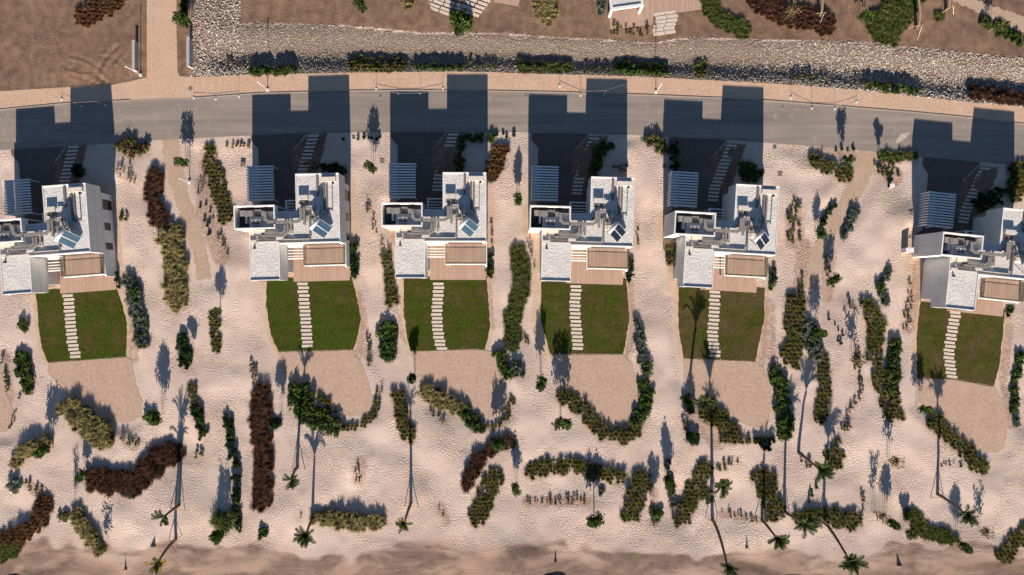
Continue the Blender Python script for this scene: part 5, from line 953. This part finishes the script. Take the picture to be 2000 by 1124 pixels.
def cabinet(px, py, sx, sy, h, label, m):
    r = empty('utility_cabinet', gp(px, py)); MB().box(-sx,-sy,-.1,sx,sy,h).build('body', m, r); MB().box(-sx-.04,-sy-.04,h,sx+.04,sy+.04,h+.05).build('lid', M['coping'], r); MB().box(-sx*.8,-sy-.02,.2,sx*.8,-sy-.002,h*.9).build('door', M['unit'], r); tag(r, label, 'cabinet')
cabinet(1766,490,.6,.35,1.5,'white utility cabinet on sand left of the rightmost villa',M['white']); cabinet(1738,364,.35,.25,.8,'small dark box on sand below the tangled bushes',M['dark'])
CN = MB().tube([(0,0,.04),(0,0,.85)], [.20,.03], 12).mesh('cone_body', M['cone']); CB = MB().box(-.25,-.25,-.02,.25,.25,.04).mesh('cone_base', M['cone']); CS = MB().tube([(0,0,.42),(0,0,.6)], [.135,.092], 12).mesh('cone_stripe', M['white'])
for px, py, lb in [(245,1112,'traffic cone on damp sand at lower left'),(1085,1098,'traffic cone on damp sand at lower centre'),(1459,1070,'traffic cone on sand right of the tallest palm')]:
    r = empty('traffic_cone', gp(px, py)); link('cone_body', CN, r); link('cone_base', CB, r); link('cone_stripe', CS, r); tag(r, lb, 'cone', 'traffic cones on the beach')
for px, py, lb, s in [(298,1068,'small white wedge board on sand above the yellow palm',1),(1759,1107,'small white wedge board on damp sand at lower right',-1)]:
    r = empty('wedge_board', gp(px, py)); MB().quad((-.45,0,0),(.45,0,0),(.45*s,.04,.85),(.40*s,.04,.85)).quad((.45,.06,0),(-.45,.06,0),(.40*s,.09,.85),(.45*s,.09,.85)).build('board', M['white'], r); MB().box(-.5,-.05,-.03,.5,.12,.04).build('foot', M['cone'], r); tag(r, lb, 'board', 'wedge boards on the beach')
# white timber frame on the boardwalk
r = empty('shade_frame', (G(1217,18)[0], G(1217,18)[1], .03), R(8))
for x, y in ((-2.45,-.9),(2.45,-.9),(-2.45,3.4),(2.45,3.4)): MB().box(x-.2,y-.2,0,x+.2,y+.2,2.7).build('post', M['white'], r)
for q in ((-2.65,-1.1,2.7,2.65,-.7,3.1),(-2.65,3.2,2.7,2.65,3.6,3.1),(-2.65,-.7,2.7,-2.25,3.2,3.1),(2.25,-.7,2.7,2.65,3.2,3.1)): MB().box(*q).build('beam', M['white'], r)
MB().box(-2.25,-.7,2.86,2.25,3.2,2.92).build('roof_panel', M['gravel'], r); tag(r, 'white flat-roofed shade frame on the boardwalk at the top edge', 'shade frame')
# dark seaweed at the waterline
for px, py, sx, sy, lb in [(28,1127,22,4,'dark seaweed heap at the lower left corner'),(1065,1127,40,5,'dark seaweed heap at the bottom centre'),(1550,1127,48,4,'dark seaweed heap at the bottom right of centre')]:
    b = MB(); n_ = 18; c = gp(px, py); ring = [(sx/12*math.cos(6.283*k_/n_)*random.uniform(.75,1.15), sy/12*math.sin(6.283*k_/n_)*random.uniform(.75,1.15)) for k_ in range(n_)]
    for k_ in range(n_):
        a, d = ring[k_], ring[(k_+1) % n_]; b.quad((a[0],a[1],-.1),(d[0],d[1],-.1),(d[0]*.6,d[1]*.6,.10),(a[0]*.6,a[1]*.6,.10)); b.tri((a[0]*.6,a[1]*.6,.10),(d[0]*.6,d[1]*.6,.10),(0,0,.14))
    tag(b.build('seaweed_heap', M['weed'], loc=c), lb, 'seaweed', 'seaweed at the waterline')
